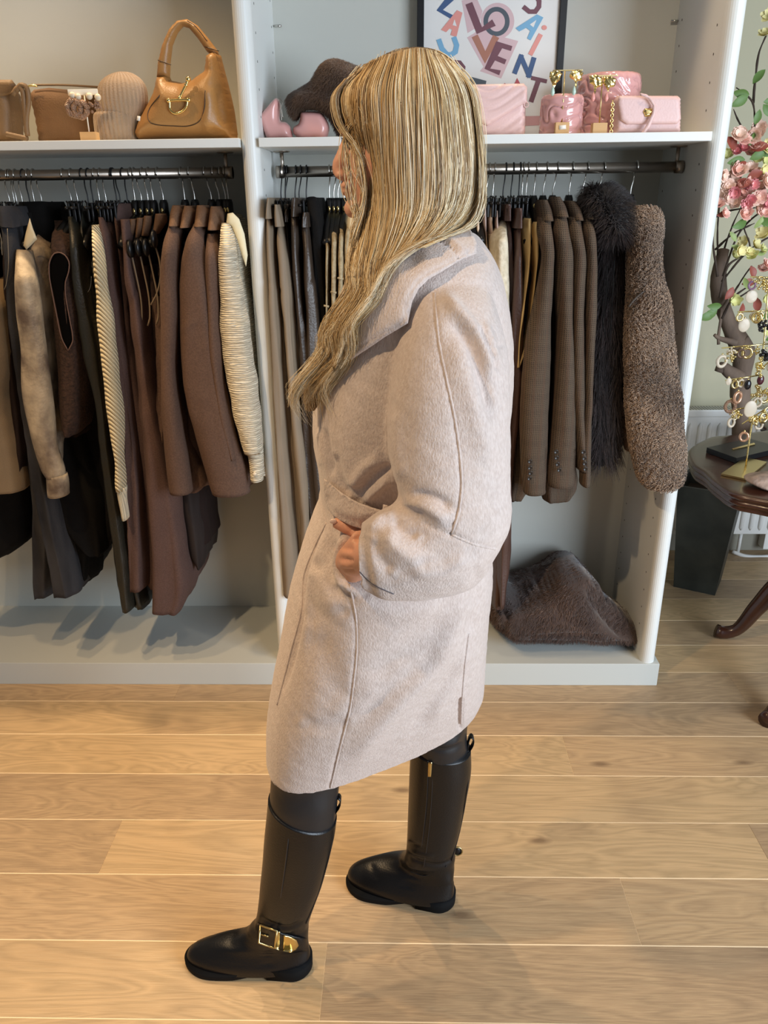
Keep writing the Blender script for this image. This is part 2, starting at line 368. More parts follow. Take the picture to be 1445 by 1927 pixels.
for px, py in ((1282, 40), (505, 50)):
    q = P(px, py, YB); x = min(max(q[0], XM+PW+.012), XR-PW-.012); MB().tube([(x-.008, YB-.006, q[2]), (x+.012, YB-.006, q[2])], .003, 8).build('shelf_support_pin', CHROME, wd)
# ---------------- rails ----------------
YR, ZR, RR = 2.40, 1.606, .0145
def rail(x0, x1, label, brackets):
    V, F = tube([(x0, YR, ZR), (x1, YR, ZR)], RR, 24); t = obj('clothes_rail', V, F, STEEL, wd)
    for x, s in brackets:
        MB().tube([(x, YR, ZR), (x+s*.022, YR, ZR)], RR+.0022, 24).build('end_cap', STEEL, t)
        b = MB(); b.tube([(x+s*.004, YR, ZR), (x+s*.004, YR, ZS-.022)], .0055, 12)
        V, F = lathe((x+s*.004, YR, ZS-.0265), [(.006, 0), (.022, .001), (.024, .0035), (.024, .0045)], 24); b.add(V, F); b.build('bracket', STEEL, t)
xl = P(521, 321, YR)[0]; xr = P(1284, 317, YR)[0]; xm_ = P(438, 323, YR)[0]
rail(xl, xr, '', [(xl+.02, -1), (xr-.022, 1)])
rail(XL+.06, xm_, '', [(xm_-.022, 1)])
# ---------------- hangers ----------------
HG = None
def hanger(px, kind='top', drop=0, lean=0, metal='chrome', label=None, clips=True):
    """px: where the hook crosses the rail in the photo; garment axis along Y"""
    x = P(px, 322, YR)[0]; t = thing('coat_hanger', label, 'hanger', (x, YR, ZR-.16), 'hangers on the rails')
    mt = CHROME if metal == 'chrome' else BLACKP; r = RR+.0022
    th = np.linspace(math.radians(200), math.radians(-30), 14)
    hk = [(x, YR+r*math.cos(a)*.98, ZR+r*math.sin(a)) for a in th]
    hk += [(x+lean*.4, YR+.003, ZR-.030), (x+lean, YR, ZR-.055), (x+lean, YR, ZR-.082)]
    MB().tube(catmull(hk, 26), .0019 if kind != 'top' else .0021, 6).build('hook', mt, t)
    xb = x+lean
    b = MB()
    if kind == 'top':
        V, F = loft_world([((xb, YR, ZR-.070), .009, .012), ((xb, YR, ZR-.080), .012, .018), ((xb, YR, ZR-.115), .012, .024), ((xb, YR, ZR-.128), .009, .03)], 14); b.add(V, F)
        for s in (-1, 1):
            pts = catmull([(xb, YR, ZR-.112), (xb, YR+s*.06, ZR-.130), (xb, YR+s*.12, ZR-.155), (xb, YR+s*.165, ZR-.19)], 12)
            b.tube(pts, np.linspace(.011, .013, 12), 8)
        b.build('shoulder_bar', BLACKP, t)
        V, F = blob((xb, YR-.0225, ZR-.100), (.0045, .0025, .0085), 10); obj('badge', V, F, GOLD, t)
    else:
        b.tube([(xb, YR-.17, ZR-.088), (xb, YR+.17, ZR-.088)], .004, 8); b.tube([(xb, YR, ZR-.08), (xb, YR, ZR-.092)], .007, 8)
        b.build('cross_bar', BLACKP, t)
        for s in (-1, 1):
            c = MB(); yy = YR+s*.12
            c.box((xb-.009, yy-.016, ZR-.125), (xb-.003, yy+.016, ZR-.075), .002).box((xb+.003, yy-.016, ZR-.125), (xb+.009, yy+.016, ZR-.075), .002)
            c.tube([(xb-.016, yy, ZR-.07), (xb-.004, yy, ZR-.09), (xb+.004, yy, ZR-.09), (xb+.016, yy, ZR-.07)], .0025, 6)
            c.build('clip', BLACKP, t)
    return t
def loft_world(rows, n=16):
    V = []
    for c, rx, ry in rows:
        for k in range(n): a = 2*math.pi*k/n; V.append((c[0]+rx*math.cos(a), c[1]+ry*math.sin(a), c[2]))
    F = grid_faces(len(rows), n).tolist(); F.append(list(range(n))[::-1]); F.append([(len(rows)-1)*n+k for k in range(n)]); return np.array(V), F
# ---------------- cloth materials ----------------
def cloth(name, rgb, rough=.85, sc=400, st=.35, **k):
    f = .84; rgb = tuple(c*f for c in rgb)
    if 'var' in k: k['var'] = (tuple(c*f for c in k['var'][0]),)+k['var'][1:]
    k.setdefault('spec', .25); return mat(name, rgb, rough, bump=('noise', sc, st), **k)
DENIM = cloth('grey_denim', (82, 82, 86), .85, 500, .4, var=((44, 44, 48), 9, 'noise', (1, 1, .35)))
BLACKC = cloth('black_cotton', (17, 16, 16), .9, var=((24, 23, 23), 12, 'noise'), spec=.2)
OLIVE = mat('olive_black_leather', (34, 34, 28), .42, bump=('noise', 180, .3)); 
WOOLB = cloth('brown_wool', (124, 97, 82), .9, 500, .5, var=((108, 84, 72), 220, 'noise')); WOOLC = cloth('camel_brown_wool', (142, 108, 82), .9, 500, .5, var=((126, 96, 74), 220, 'noise'))
WOOLT = cloth('trouser_wool', (118, 92, 84), .88, 500, .5, var=((104, 80, 74), 260, 'noise'))
DKBR = cloth('dark_brown_cloth', (44, 30, 26), .85); TAN = cloth('tan_cloth', (172, 146, 112), .85); TAUPE = cloth('taupe_satin', (158, 140, 118), .6, 300, .15)
IVORY = mat('ivory_crinkle', (238, 228, 204), .8, bump=('waveZ', 55, 1.0, (.25, .25, 1)), var=((218, 206, 180), 55, 'waveZ', (.3, .3, 1)))
for n_ in IVORY.node_tree.nodes:
    if n_.type == 'TEX_WAVE': n_.inputs['Distortion'].default_value = 5
MARBLE = mat('marbled_blouse', (196, 178, 150), .55, bump=('noise', 40, 1.0), var=((104, 88, 74), 16, 'noise', (1, 1, .6)))
KNIT = mat('cream_cable_knit', (236, 224, 190), .9, bump=('waveD', 44, 1.0), var=((200, 184, 148), 44, 'waveD'))
FLEECE = mat('cream_fleece', (228, 216, 192), .95, bump=('noise', 90, .9), var=((200, 186, 158), 60, 'noise'))
LEATHB = mat('brown_leather', (78, 55, 47), .4, bump=('noise', 160, .3)); LEATHD = mat('dark_leather', (60, 50, 42), .38, bump=('noise', 160, .3))
BEIGEB = cloth('beige_boucle', (214, 196, 160), .95, 120, .9, var=((180, 160, 124), 70, 'noise')); NUDE = mat('nude_satin', (222, 196, 168), .4)
PINKS = mat('pale_rose_satin', (206, 182, 172), .4)
def plaid():
    m = mat('glen_plaid', (98, 80, 62), .9, bump=('noise', 300, .6)); nt = m.node_tree; b = nt.nodes['Principled BSDF']; N = nt.nodes.new; L = nt.links.new
    tc = N('ShaderNodeTexCoord')
    def wv(d, s):
        t = N('ShaderNodeTexWave'); t.bands_direction = d; t.inputs['Scale'].default_value = s; t.inputs['Distortion'].default_value = .25; L(tc.outputs['Object'], t.inputs[0]); return t.outputs['Fac']
    def mul(a, b_): t = N('ShaderNodeMath'); t.operation = 'MULTIPLY'; L(a, t.inputs[0]); L(b_, t.inputs[1]); return t.outputs[0]
    def mx(f, c1, c2): t = N('ShaderNodeMixRGB'); L(f, t.inputs[0]); (L(c1, t.inputs[1]) if not isinstance(c1, tuple) else setattr(t.inputs[1], 'default_value', c1)); t.inputs[2].default_value = c2; return t.outputs[0]
    fine = mul(wv('X', 60), wv('Z', 60)); c = mx(fine, lin((92, 76, 60)), lin((36, 30, 26)))
    big = wv('Z', 7); r = N('ShaderNodeMapRange'); r.inputs[1].default_value = .62; r.inputs[2].default_value = .8; r.inputs[4].default_value = .14; L(big, r.inputs[0]); c = mx(r.outputs[0], c, lin((52, 40, 34)))
    bx = wv('X', 12); r = N('ShaderNodeMapRange'); r.inputs[1].default_value = .7; r.inputs[2].default_value = .9; r.inputs[4].default_value = .4; L(bx, r.inputs[0]); c = mx(r.outputs[0], c, lin((84, 60, 44)))
    L(c, b.inputs['Base Color']); return m
PLAID = plaid()
def gar(name, label, cat, rows, m, yt=2.33, yf=2.19, sl=.10, e=.55, folds=((1.5, .004), (3.5, .002)), seed=0, strokes=(), group=None, parent=None, n=56, k=90, back=None, hem=.004, wr=.0042, **kw):
    """hanging garment: rows (py, pxLeft, pxRight) seen on its near edge; it runs back from the near edge past the rail"""
    A = np.array([r[:3] for r in rows], float); A = catmull(A, k); zt = P(A[0, 1], A[0, 0], yt)[2]; R = []
    for py, l, r in A:
        z = P(l, py, yt)[2]; t = min(max((zt-z)/sl, 0), 1); t = math.sin(t*math.pi/2); Y = yt+(yf-yt)*t
        a, b = P(l, py, Y), P(r, py, Y); R.append((a[0], b[0], (a[2]+b[2])/2, Y))
    R = np.array(R); g = np.random.default_rng(seed+11); ph = g.uniform(0, 6.28, 8); yb = (back if back else 2*YR-yf); V = []
    t = np.arange(n)*2*math.pi/n; ct, st = np.cos(t), np.sin(t); u = np.sign(ct)*np.abs(ct)**e; v = np.sign(st)*np.abs(st)**e
    for i, (x0, x1, z, Y) in enumerate(R):
        s = i/(k-1); B = min(yb, 2*YR-Y) if not back else back; cyv = (Y+B)/2; D = (B-Y)/2; hx = (x1-x0)/2
        amp = min(1, s*3); dx = np.zeros(n); dy = np.zeros(n)
        for j, (fr, am) in enumerate(folds):
            dy += am*amp*np.sin(6.28*fr*(u*.5)+ph[j]+1.6*math.sin(z*3.1+ph[j+2])+.8*s)
            dx += am*.5*amp*np.sin(9*fr*v+ph[j+4]+2.2*z)*(1-np.abs(v)**4)
        zz = z+hem*s**6*np.sin(3*t+ph[0])
        V.append(np.stack([(x0+x1)/2+u*hx+dx, cyv-v*D-dy*np.clip(v, 0, 1), zz], 1))
    V = np.concatenate(V); F = grid_faces(k, n); N_ = normals(V, F); V = V+N_*(wr*(vnoise(V*np.array([1, 1, .22]), 42, seed+5)+.5*vnoise(V*np.array([1, 1, .5]), 90, seed+6)))[:, None]
    if strokes: V = sculpt(V, normals(V, F), strokes, 2.35)
    F = F.tolist()+[list(range(n))[::-1], [(k-1)*n+i for i in range(n)]]
    return obj(name, V, F, m, parent, label=label, cat=cat, group=group, **kw)
def sleeve(rows, m, parent, name='sleeve', D=.035, n=28, k=60, wr=.0015, seed=1, strokes=(), Y=2.175, **kw):
    top = rows[0][0]; dY = lambda py: .06*max(0, 1-(py-top)/45)**1.5 if name == 'sleeve' else 0
    V, F = loft([srow(py, l, r, Y+dY(py), D) for py, l, r in rows], n, k); N = normals(V, F); V = V+N*(wr*vnoise(V, 38, seed)+.003*vnoise(V*np.array([1, 1, .25]), 48, seed+3))[:, None]
    if strokes: V = sculpt(V, N, strokes)
    return obj(name, V, F, m, parent, **kw)
def gthing(name, label, cat, rows, m, group=None, part='body', **k):
    A = rows[0]; q = P(A[1], rows[-1][0], 2.3); t = thing(name, label, cat, (P((A[1]+A[2])/2, A[0], YR)[0], YR, q[2]), group)
    b = gar(part, None, None, rows, m, parent=t, **k); return t
def band(px0, px1, py0, py1, m, parent, Y=2.24, name='waistband', D=.16):
    V, F = loft([srow(py, l, r, 2.4, 2.4-Y, .5) for py, l, r in ((py0, px0, px1), ((py0+py1)/2, px0-.6, px1+.6), (py1, px0-1, px1+1))], 40, 8)
    # x measured on the near face
    return obj(name, V, F, m, parent)
# ---------------- left bay, from the left edge ----------------
gar('sweater', 'tan knitted sweater cut off by the left edge of the photo', 'sweater', [(520, -60, 2), (600, -60, 6), (700, -60, 14), (760, -60, 10), (850, -60, 26), (905, -60, 35), (930, -60, 36)], TAN, seed=1, yf=2.2)
gar('skirt', 'black skirt low beside the left edge, below the tan sweater', 'skirt', [(430, -75, -10), (700, -80, 0), (900, -85, 38), (960, -80, 40), (1010, -80, 42), (1030, -80, 34), (1058, -80, 0)], BLACKC, seed=2, yf=2.3, yt=2.35)
gar('dress', 'dark brown dress hanging between the tan sweater and the grey jeans', 'dress', [(440, -2, 10), (700, 8, 30), (800, 14, 44), (870, 18, 48), (887, 22, 46)], DKBR, seed=3, yf=2.24)
t = thing('jeans', 'faded grey-black denim jeans, leftmost long trousers on the rail', 'trousers', (P(20, 400, YR)[0], YR, .6), None)
gar('leg', None, None, [(426, 8, 52), (480, 10, 60), (560, 14, 68), (650, 24, 76), (760, 34, 84), (860, 42, 86), (930, 50, 90), (1020, 53, 92), (1128, 57, 90)], DENIM, parent=t, yf=2.27, yt=2.3, seed=4)
gar('leg', None, None, [(426, -8, 30), (520, -2, 34), (603, 3, 40), (696, 15, 55), (769, 27, 66), (852, 42, 78), (914, 52, 86), (930, 56, 91), (1006, 70, 108), (1070, 82, 124), (1128, 92, 138)], DENIM, parent=t, yf=2.19, yt=2.22, seed=5, strokes=[([(10, 440), (14, 560), (34, 690), (60, 800), (88, 960), (112, 1125)], .0025, 5), ([(95, 1118), (138, 1118)], -.002, 2.5)])
gar('waistband', None, None, [(388, -12, 16), (400, -12, 24), (426, -12, 34)], DENIM, parent=t, yf=2.2, yt=2.21)
for pts in ([(-4, 425), (2, 450), (4, 480)], [(14, 430), (16, 500), (11, 538), (8, 545)]):
    MB().tube(catmull([P(x, y, 2.186) for x, y in pts], 14), .0009, 5).build('stitching', mat('thread', (150, 138, 118), .8), t)
gar('trousers', 'black cotton trousers hanging between grey jeans and brown teddy vest', 'trousers', [(380, 35, 90), (480, 50, 100), (700, 80, 125), (840, 100, 165), (930, 110, 190), (1000, 118, 170), (1060, 125, 165), (1105, 132, 162)], BLACKC, yf=2.3, yt=2.33, seed=6, group='black trousers at the back of the left bay')
gar('trousers', 'black jeans just behind the marbled blouse sleeve, wide hem', 'trousers', [(400, 24, 60), (520, 38, 72), (700, 45, 90), (850, 60, 130), (930, 75, 180), (985, 90, 188), (1045, 150, 190), (1050, 165, 186)], BLACKC, yf=2.26, yt=2.3, seed=7)
# marbled blouse
t = gthing('blouse', 'shiny marbled beige blouse with a pointed collar and long crumpled sleeve', 'blouse', [(425, 52, 72), (450, 44, 82), (500, 38, 90), (600, 40, 92), (700, 50, 96), (800, 62, 108), (870, 74, 112)], MARBLE, yf=2.23, seed=8)
sleeve([(470, 36, 60), (520, 34, 66), (560, 35, 72), (640, 39, 86), (700, 41, 92), (780, 48, 102), (840, 60, 112), (885, 74, 124), (896, 84, 124)], MARBLE, t, wr=.006, seed=3)
sleeve([(892, 88, 125), (905, 90, 128), (930, 92, 130)], MARBLE, t, name='cuff', D=.034, k=10)
V, F = patch([(56, 410), (62, 430), (70, 450), (50, 470), (44, 462), (48, 440)], 5, lambda x, y: P(x, y, 2.215), .004, .004); obj('collar', V, F, mat('cream_satin', (226, 208, 170), .4), t)
# teddy vest
VEST = mat('brown_teddy', (70, 49, 39), .95, bump=('noise', 150, 1.0), var=((48, 33, 26), 120, 'noise'))
t = gthing('vest', 'brown teddy fleece vest with a long black-lined armhole', 'vest', [(415, 98, 118), (440, 90, 126), (480, 88, 132), (560, 87, 142), (620, 88, 150), (660, 90, 154), (720, 94, 154), (780, 99, 150), (815, 106, 142), (824, 112, 136)], VEST, yf=2.19, seed=9, strokes=[([(128, 660), (132, 720), (134, 820)], -.004, 3)])
V, F = patch([(101, 478), (112, 476), (122, 482), (129, 494), (128, 510), (122, 530), (123, 560), (130, 600), (136, 640), (128, 660), (118, 640), (108, 590), (100, 550), (94, 520), (94, 495)], 5, lambda x, y: P(x, y, 2.186), .004); ah = obj('armhole', V, F, mat('armhole_lining', (9, 8, 8), .95, spec=.05), t)
MB().tube(catmull([P(x, y, 2.183) for x, y in [(128, 660), (116, 636), (106, 590), (98, 550), (93, 520), (93, 495), (101, 478), (112, 475), (123, 481), (130, 494), (129, 512), (123, 532), (124, 560), (131, 600), (137, 640), (128, 660)]], 60), .0016, 6).build('piping', mat('vest_piping', (110, 84, 74), .7), ah)
gar('shorts', 'small dark brown piece with a pinkish hem just under the teddy vest', 'shorts', [(780, 108, 160), (810, 112, 162), (822, 120, 150)], DKBR, yf=2.28, yt=2.3, seed=10, hem=0)
# olive leather trousers
t = thing('leather_trousers', 'very dark olive waxed trousers beside the cream cable knit', 'trousers', (P(150, 400, YR)[0], YR, .6))
gar('leg', None, None, [(408, 124, 138), (450, 128, 146), (540, 132, 158), (650, 148, 182), (760, 170, 198), (850, 180, 208), (950, 192, 226), (1050, 205, 240), (1155, 221, 248)], OLIVE, parent=t, yf=2.19, yt=2.26, seed=12, strokes=[([(150, 560), (176, 700), (196, 850), (222, 1100)], .004, 6)])
gar('leg', None, None, [(392, 144, 158), (450, 144, 162), (540, 156, 176), (650, 176, 192), (800, 196, 212), (950, 214, 236), (1050, 230, 252), (1148, 246, 274)], OLIVE, parent=t, yf=2.235, yt=2.28, seed=13, strokes=[([(160, 500), (190, 720), (236, 1000)], .004, 5)])
MB().tube(catmull([P(x, y, 2.215) for x, y in [(172, 520), (170, 540), (164, 552)]], 8), .001, 5).build('pocket_edge', CHROME, t)
gar('trousers', 'black trousers hanging close behind the olive waxed pair', 'trousers', [(390, 110, 170), (500, 118, 170), (700, 140, 196), (900, 160, 220), (1000, 175, 224), (1046, 176, 192)], BLACKC, yf=2.32, yt=2.34, seed=14, group=None)
# cream cable knit
t = gthing('cable_sweater', 'cream cable-knit sweater with one long narrow sleeve', 'sweater', [(458, 160, 172), (500, 165, 182), (560, 172, 196), (650, 180, 214), (740, 192, 224), (800, 204, 232)], KNIT, yf=2.24, seed=15)
sleeve([(424, 179, 184), (450, 177, 189), (480, 177, 194), (560, 182, 205), (640, 190, 216), (700, 198, 222), (780, 206, 230), (860, 215, 234), (920, 222, 236)], KNIT, t, D=.03, wr=.003)
sleeve([(915, 222, 238), (935, 224, 238), (975, 232, 242)], mat('cream_rib', (238, 226, 196), .9, bump=('waveX', 90, .8)), t, name='cuff', D=.025, k=10)
# brown wool trousers (two pairs)
t = thing('wool_trousers', 'brown wool wide trousers nearest the cable knit, shorter hem', 'trousers', (P(200, 400, YR)[0], YR, .6), None)
for r, yf_, sd in (([(409, 181, 192), (440, 184, 200), (560, 200, 216), (700, 212, 236), (800, 220, 250), (900, 228, 262), (1000, 232, 268), (1116, 234, 272)], 2.2, 16), ([(392, 192, 207), (430, 198, 212), (560, 210, 222), (700, 222, 238), (900, 236, 262), (1060, 240, 270)], 2.25, 17)):
    gar('leg', None, None, r, WOOLT, parent=t, yf=yf_, yt=yf_+.05, seed=sd, strokes=[([(205, 520), (228, 760), (246, 1110)], .005, 5), ([(234, 1092), (272, 1094)], -.0015, 2)])
t = thing('wool_trousers', 'brown wool wide trousers with the longest hem, beside the strappy tops', 'trousers', (P(235, 400, YR)[0], YR, .58), None)
for r, yf_, sd in (([(383, 210, 222), (414, 210, 226), (416, 210, 225), (560, 224, 242), (700, 236, 262), (850, 250, 290), (1000, 268, 300), (1110, 274, 300)], 2.25, 18),
                   ([(413, 224, 238), (448, 225, 240), (450, 226, 240), (520, 228, 250), (560, 230, 264), (640, 238, 276), (740, 250, 292), (850, 262, 312), (950, 270, 330), (1050, 273, 345), (1110, 274, 352), (1140, 275, 346), (1158, 276, 336)], 2.19, 19)):
    gar('leg', None, None, r, WOOLT, parent=t, yf=yf_, yt=yf_+.03, seed=sd, folds=((1.2, .008), (3, .003)), strokes=[([(234, 460), (240, 640), (262, 800), (285, 960), (300, 1150)], .007, 6), ([(244, 660), (262, 650)], -.002, 3), ([(276, 1134), (346, 1120)], -.0015, 2), ([(240, 580), (252, 560), (262, 520)], -.004, 3)])
gar('trousers', 'dark brown trousers with a slanted hem under the brown coats', 'trousers', [(520, 300, 340), (800, 310, 372), (900, 325, 378), (980, 338, 386), (1025, 345, 392), (1028, 350, 390)], DKBR, yf=2.3, yt=2.32, seed=20)
gar('trousers', 'very dark trousers, lower of two behind the brown coats', 'trousers', [(520, 290, 330), (800, 300, 350), (950, 325, 372), (1040, 345, 382), (1072, 366, 378)], mat('near_black_brown', (34, 24, 21), .8), yf=2.27, yt=2.3, seed=21)
# four strappy tops
for i, (tx, sx) in enumerate(((250, 246), (264, 260), (276, 273), (295, 288))):
    lab = ['first', 'second', 'third', 'last'][i]
    t = thing('strappy_top', 'tan strappy top, %s of four from the wool trousers' % lab, 'top', (P(tx, 410, YR)[0], YR, 1.1), 'strappy tops with hanger ends showing')
    x0, y0 = [(248, 412), (262, 410), (275, 406), (296, 402)][i]
    gar('body', None, None, [(500, sx+6, sx+16), (560, sx+8, sx+22), (640, sx+12, sx+26), (740, sx+16, sx+30), (850, sx-2 if i == 3 else sx+14, sx+30)], WOOLB, parent=t, yf=2.24+.02*(3-i), yt=2.3, seed=30+i)
    sleeve([(y0, x0-3, x0+10 + (6 if i == 3 else 0)), (y0+14, x0-5, x0+10+(8 if i == 3 else 0)), (y0+38, x0-8, x0+4)], WOOLC, t, name='shoulder', Y=2.26, D=.02, k=16)
    e = [(245, 452, 246, 470), (260, 448, 262, 470), (276, 446, 276, 470), (290, 430, 288, 452)][i]
    pts = [(e[0]+1, e[1]+20), (e[0]+10, e[1]+60), (e[0]+20, e[1]+110), (e[0]+22, e[1]+150), (e[0]+18, e[1]+165)] if i < 3 else [(292, 462), (300, 490), (302, 520), (296, 550), (284, 574)]
    MB().tube(catmull([P(a, b, 2.205) for a, b in pts], 20), .0025, 6).build('strap', TAUPE, t)
for ex, ey in ((246, 468), (261, 466), (275, 466), (290, 450)):
    V, F = blob(P(ex, ey, 2.2), (.009, .02, .024), 14); obj('hanger_end', V, F, BLACKP, None, label='black hanger tip of the strappy top, %s' % {246: 'leftmost of four', 261: 'second from the left', 275: 'third from the left', 290: 'rightmost of four, gold sheen'}[ex], cat='hanger', group='hanger tips of the strappy tops')
# short brown dress between
gar('short_dress', 'short brown wool dress just left of the first brown coat', 'dress', [(560, 278, 306), (620, 284, 308), (700, 288, 310), (760, 288, 312), (800, 286, 312), (853, 284, 310)], WOOLB, yf=2.21, yt=2.25, seed=35)
# four brown wool coats
def coat(i, lab, body, slv, col, yf=2.22, yc=2.24, sd=0, strokes=()):
    t = gthing('wool_coat', lab, 'coat', body, WOOLB, 'brown wool coats', yf=yf, seed=40+i, folds=((1.2, .008), (3, .004)))
    if slv: sleeve(slv, WOOLB, t, D=.045, seed=i, wr=.002, strokes=strokes, n=36, k=80)
    V, F = loft([srow(py, l, r, 2.30-.03*j, .05+.012*j) for j, (py, l, r) in enumerate(col)], 28, 24); V = V+normals(V, F)*(.001*vnoise(V, 60, i))[:, None]; obj('collar', V, F, WOOLC, t)
    return t
coat(0, 'brown wool coat, first of four from the left, full side showing', [(392, 326, 346), (430, 318, 346), (470, 308, 340), (600, 305, 338), (700, 304, 336), (800, 308, 350), (860, 316, 372), (910, 320, 394), (926, 323, 380)], [(420, 322, 340), (465, 308, 338), (520, 304, 337), (600, 304, 338), (700, 304, 335), (800, 308, 345), (860, 313, 355), (924, 322, 362)], [(386, 328, 345), (400, 326, 348), (425, 324, 347)], strokes=[([(325, 480), (322, 650), (330, 900)], .004, 8)])
coat(1, 'brown wool coat, second of four, mostly hidden by the big one', [(390, 350, 368), (430, 342, 366), (480, 336, 360), (600, 336, 372), (800, 345, 385), (900, 362, 398), (918, 364, 397)], None, [(387, 350, 366), (400, 348, 370), (428, 344, 366)], yf=2.25)
coat(2, 'brown wool coat, third of four, with the widest flared side', [(390, 376, 394), (430, 364, 392), (480, 350, 392), (600, 345, 420), (700, 350, 438), (800, 368, 455), (880, 388, 468), (925, 398, 472)],
     [(420, 366, 386), (455, 350, 384), (500, 342, 392), (580, 340, 402), (660, 342, 415), (740, 350, 430), (820, 368, 446), (880, 384, 462), (926, 398, 472)], [(386, 374, 390), (400, 372, 396), (426, 370, 396)], yf=2.24, sd=2,
     strokes=[([(372, 460), (380, 560), (400, 700), (430, 860), (440, 920)], .009, 9), ([(355, 560), (352, 700), (372, 840)], .006, 8), ([(395, 480), (410, 640), (440, 800)], -.006, 8), ([(345, 620), (370, 600)], .003, 4), ([(400, 905), (472, 903)], -.0015, 2)])
coat(3, 'brown wool coat, last of four, beside the ivory blouse', [(392, 398, 415), (430, 394, 416), (480, 390, 414), (600, 396, 416), (700, 402, 425), (800, 420, 440), (900, 440, 470)], [(440, 394, 412), (480, 389, 413), (560, 392, 414), (660, 398, 418), (760, 410, 430), (860, 435, 450)], [(388, 400, 413), (402, 398, 418), (432, 396, 418)])
# ivory crinkled blouse
t = gthing('crinkle_blouse', 'ivory crinkled blouse with a drooping pale collar next to the white post', 'blouse', [(405, 424, 440), (440, 418, 446), (500, 415, 452), (600, 416, 470), (700, 430, 482), (800, 446, 498), (860, 456, 508), (898, 474, 512)], IVORY, yf=2.22, seed=50)
sleeve([(420, 420, 438), (460, 416, 444), (500, 413, 450), (560, 413, 460), (640, 416, 472), (720, 430, 482), (800, 446, 492), (850, 460, 496)], IVORY, t, wr=.003, seed=9, D=.045, strokes=[([(450, 560), (462, 700), (484, 850)], .004, 3)])
sleeve([(848, 466, 496), (870, 469, 497), (902, 472, 496)], IVORY, t, name='cuff', D=.03, k=12)
V, F = blob(P(479, 892, 2.14), (.006, .003, .006), 12); obj('button', V, F, mat('pearl', (220, 205, 180), .3), t)
V, F = patch([(428, 402), (438, 400), (450, 412), (460, 440), (466, 480), (463, 502), (455, 480), (446, 450), (436, 425), (426, 418)], 5, lambda x, y: P(x, y, 2.20), .008, .006); obj('collar', V, F, mat('ivory_collar', (240, 228, 190), .7), t)
# ---------------- right bay ----------------
def trous(name, lab, cat, legs, m, bandrow=None, grp=None, seed=0, yf=2.19, strokes=()):
    t = thing(name, lab, cat, (P(legs[0][0][1], 400, YR)[0], YR, .6), grp)
    for j, r in enumerate(legs): gar('leg', None, None, r, m, parent=t, yf=yf+.04*j, yt=yf+.04*j+.03, seed=seed+j, strokes=strokes if j == 0 else ())
    if bandrow: gar('waistband', None, None, bandrow, m, parent=t, yf=yf-.004, yt=yf, seed=seed, hem=0)
    return t
trous('beige_trousers', 'beige satin-finish trousers nearest the middle post', 'trousers', [[(411, 496, 512), (480, 496, 516), (560, 498, 524), (650, 502, 530), (760, 508, 534), (860, 514, 540), (960, 518, 550), (1060, 523, 560), (1126, 526, 560)], [(411, 500, 514), (600, 520, 536), (800, 530, 552), (1000, 545, 575), (1110, 548, 578)]], TAUPE, [(372, 499, 509), (390, 497, 510), (412, 495, 513)], seed=60, strokes=[([(508, 430), (514, 600), (534, 800), (552, 1000)], .006, 5), ([(512, 528), (505, 534)], -.003, 3)])
trous('beige_trousers', 'beige satin-finish trousers, second from the middle post', 'trousers', [[(426, 516, 532), (480, 520, 540), (560, 526, 550), (650, 532, 556), (760, 540, 566), (860, 548, 578), (960, 558, 585), (1060, 562, 590)], [(426, 520, 534), (600, 540, 556), (800, 552, 580), (1000, 566, 588)]], TAUPE, [(385, 514, 523), (400, 513, 527), (427, 515, 531)], seed=64, yf=2.2, strokes=[([(524, 440), (536, 600), (556, 800), (575, 1000)], .006, 5), ([(532, 550), (524, 545)], -.003, 3)])
trous('leather_trousers', 'grey-brown leather trousers with narrow waistband behind the beige pairs', 'trousers', [[(420, 533, 544), (560, 538, 560), (760, 552, 584), (1000, 575, 600)]], LEATHD, [(393, 533, 543), (418, 533, 545)], seed=68, yf=2.24)
trous('leather_trousers', 'dark taupe leather trousers with the highest waistband of the right bay', 'trousers', [[(405, 545, 560), (480, 545, 564), (560, 550, 572), (680, 558, 588), (860, 566, 600), (1000, 580, 606)]], LEATHD, [(372, 548, 558), (390, 545, 560), (408, 544, 561)], seed=70, yf=2.21)
trous('leather_trousers', 'dark brown leather trousers third in the dark row, above her long hair', 'trousers', [[(426, 566, 582), (500, 568, 590), (600, 572, 600), (760, 574, 610), (1000, 590, 620)]], LEATHD, [(400, 568, 578), (415, 566, 580), (428, 565, 582)], seed=72, yf=2.2, strokes=[([(590, 440), (592, 520), (582, 545)], -.004, 3)])
gar('skirt', 'black leather skirt between dark trousers and fuzzy beige cardigans', 'skirt', [(372, 575, 596), (400, 580, 602), (480, 586, 610), (600, 590, 618), (760, 596, 622), (900, 600, 626)], BLACKC, yf=2.23, yt=2.27, seed=75)
for i, (tp, l, r) in enumerate(((440, 610, 620), (428, 623, 634), (422, 636, 647), (414, 649, 660))):
    lab = ['leftmost of four, lowest shoulder', 'second of four', 'third of four', 'rightmost of four, next to her chin'][i]
    t = gthing('fuzzy_cardigan', 'fuzzy beige knitted cardigan, '+lab, 'cardigan', [(tp-4, l+2, r-2), (tp+6, l, r), (tp+60, l-1, r), (tp+130, l-1, r-1), (tp+220, l-1, r), (760, l+6, r+10)], BEIGEB, 'fuzzy beige cardigans', yf=2.2, sl=.05, seed=80+i, folds=((1, .002),))
    if i in (0, 1, 2): MB().tube([P(l-1, 575-i*26, 2.19), P(r-1, 577-i*26, 2.19)], .003, 6).build('knit_seam', BEIGEB, t)
gar('cream_jacket', 'cream jacket peeking out between her chin and hair', 'jacket', [(395, 656, 672), (420, 650, 690), (500, 652, 700), (600, 640, 700)], mat('cream_cloth', (240, 228, 196), .7), yf=2.21, yt=2.25, seed=86)
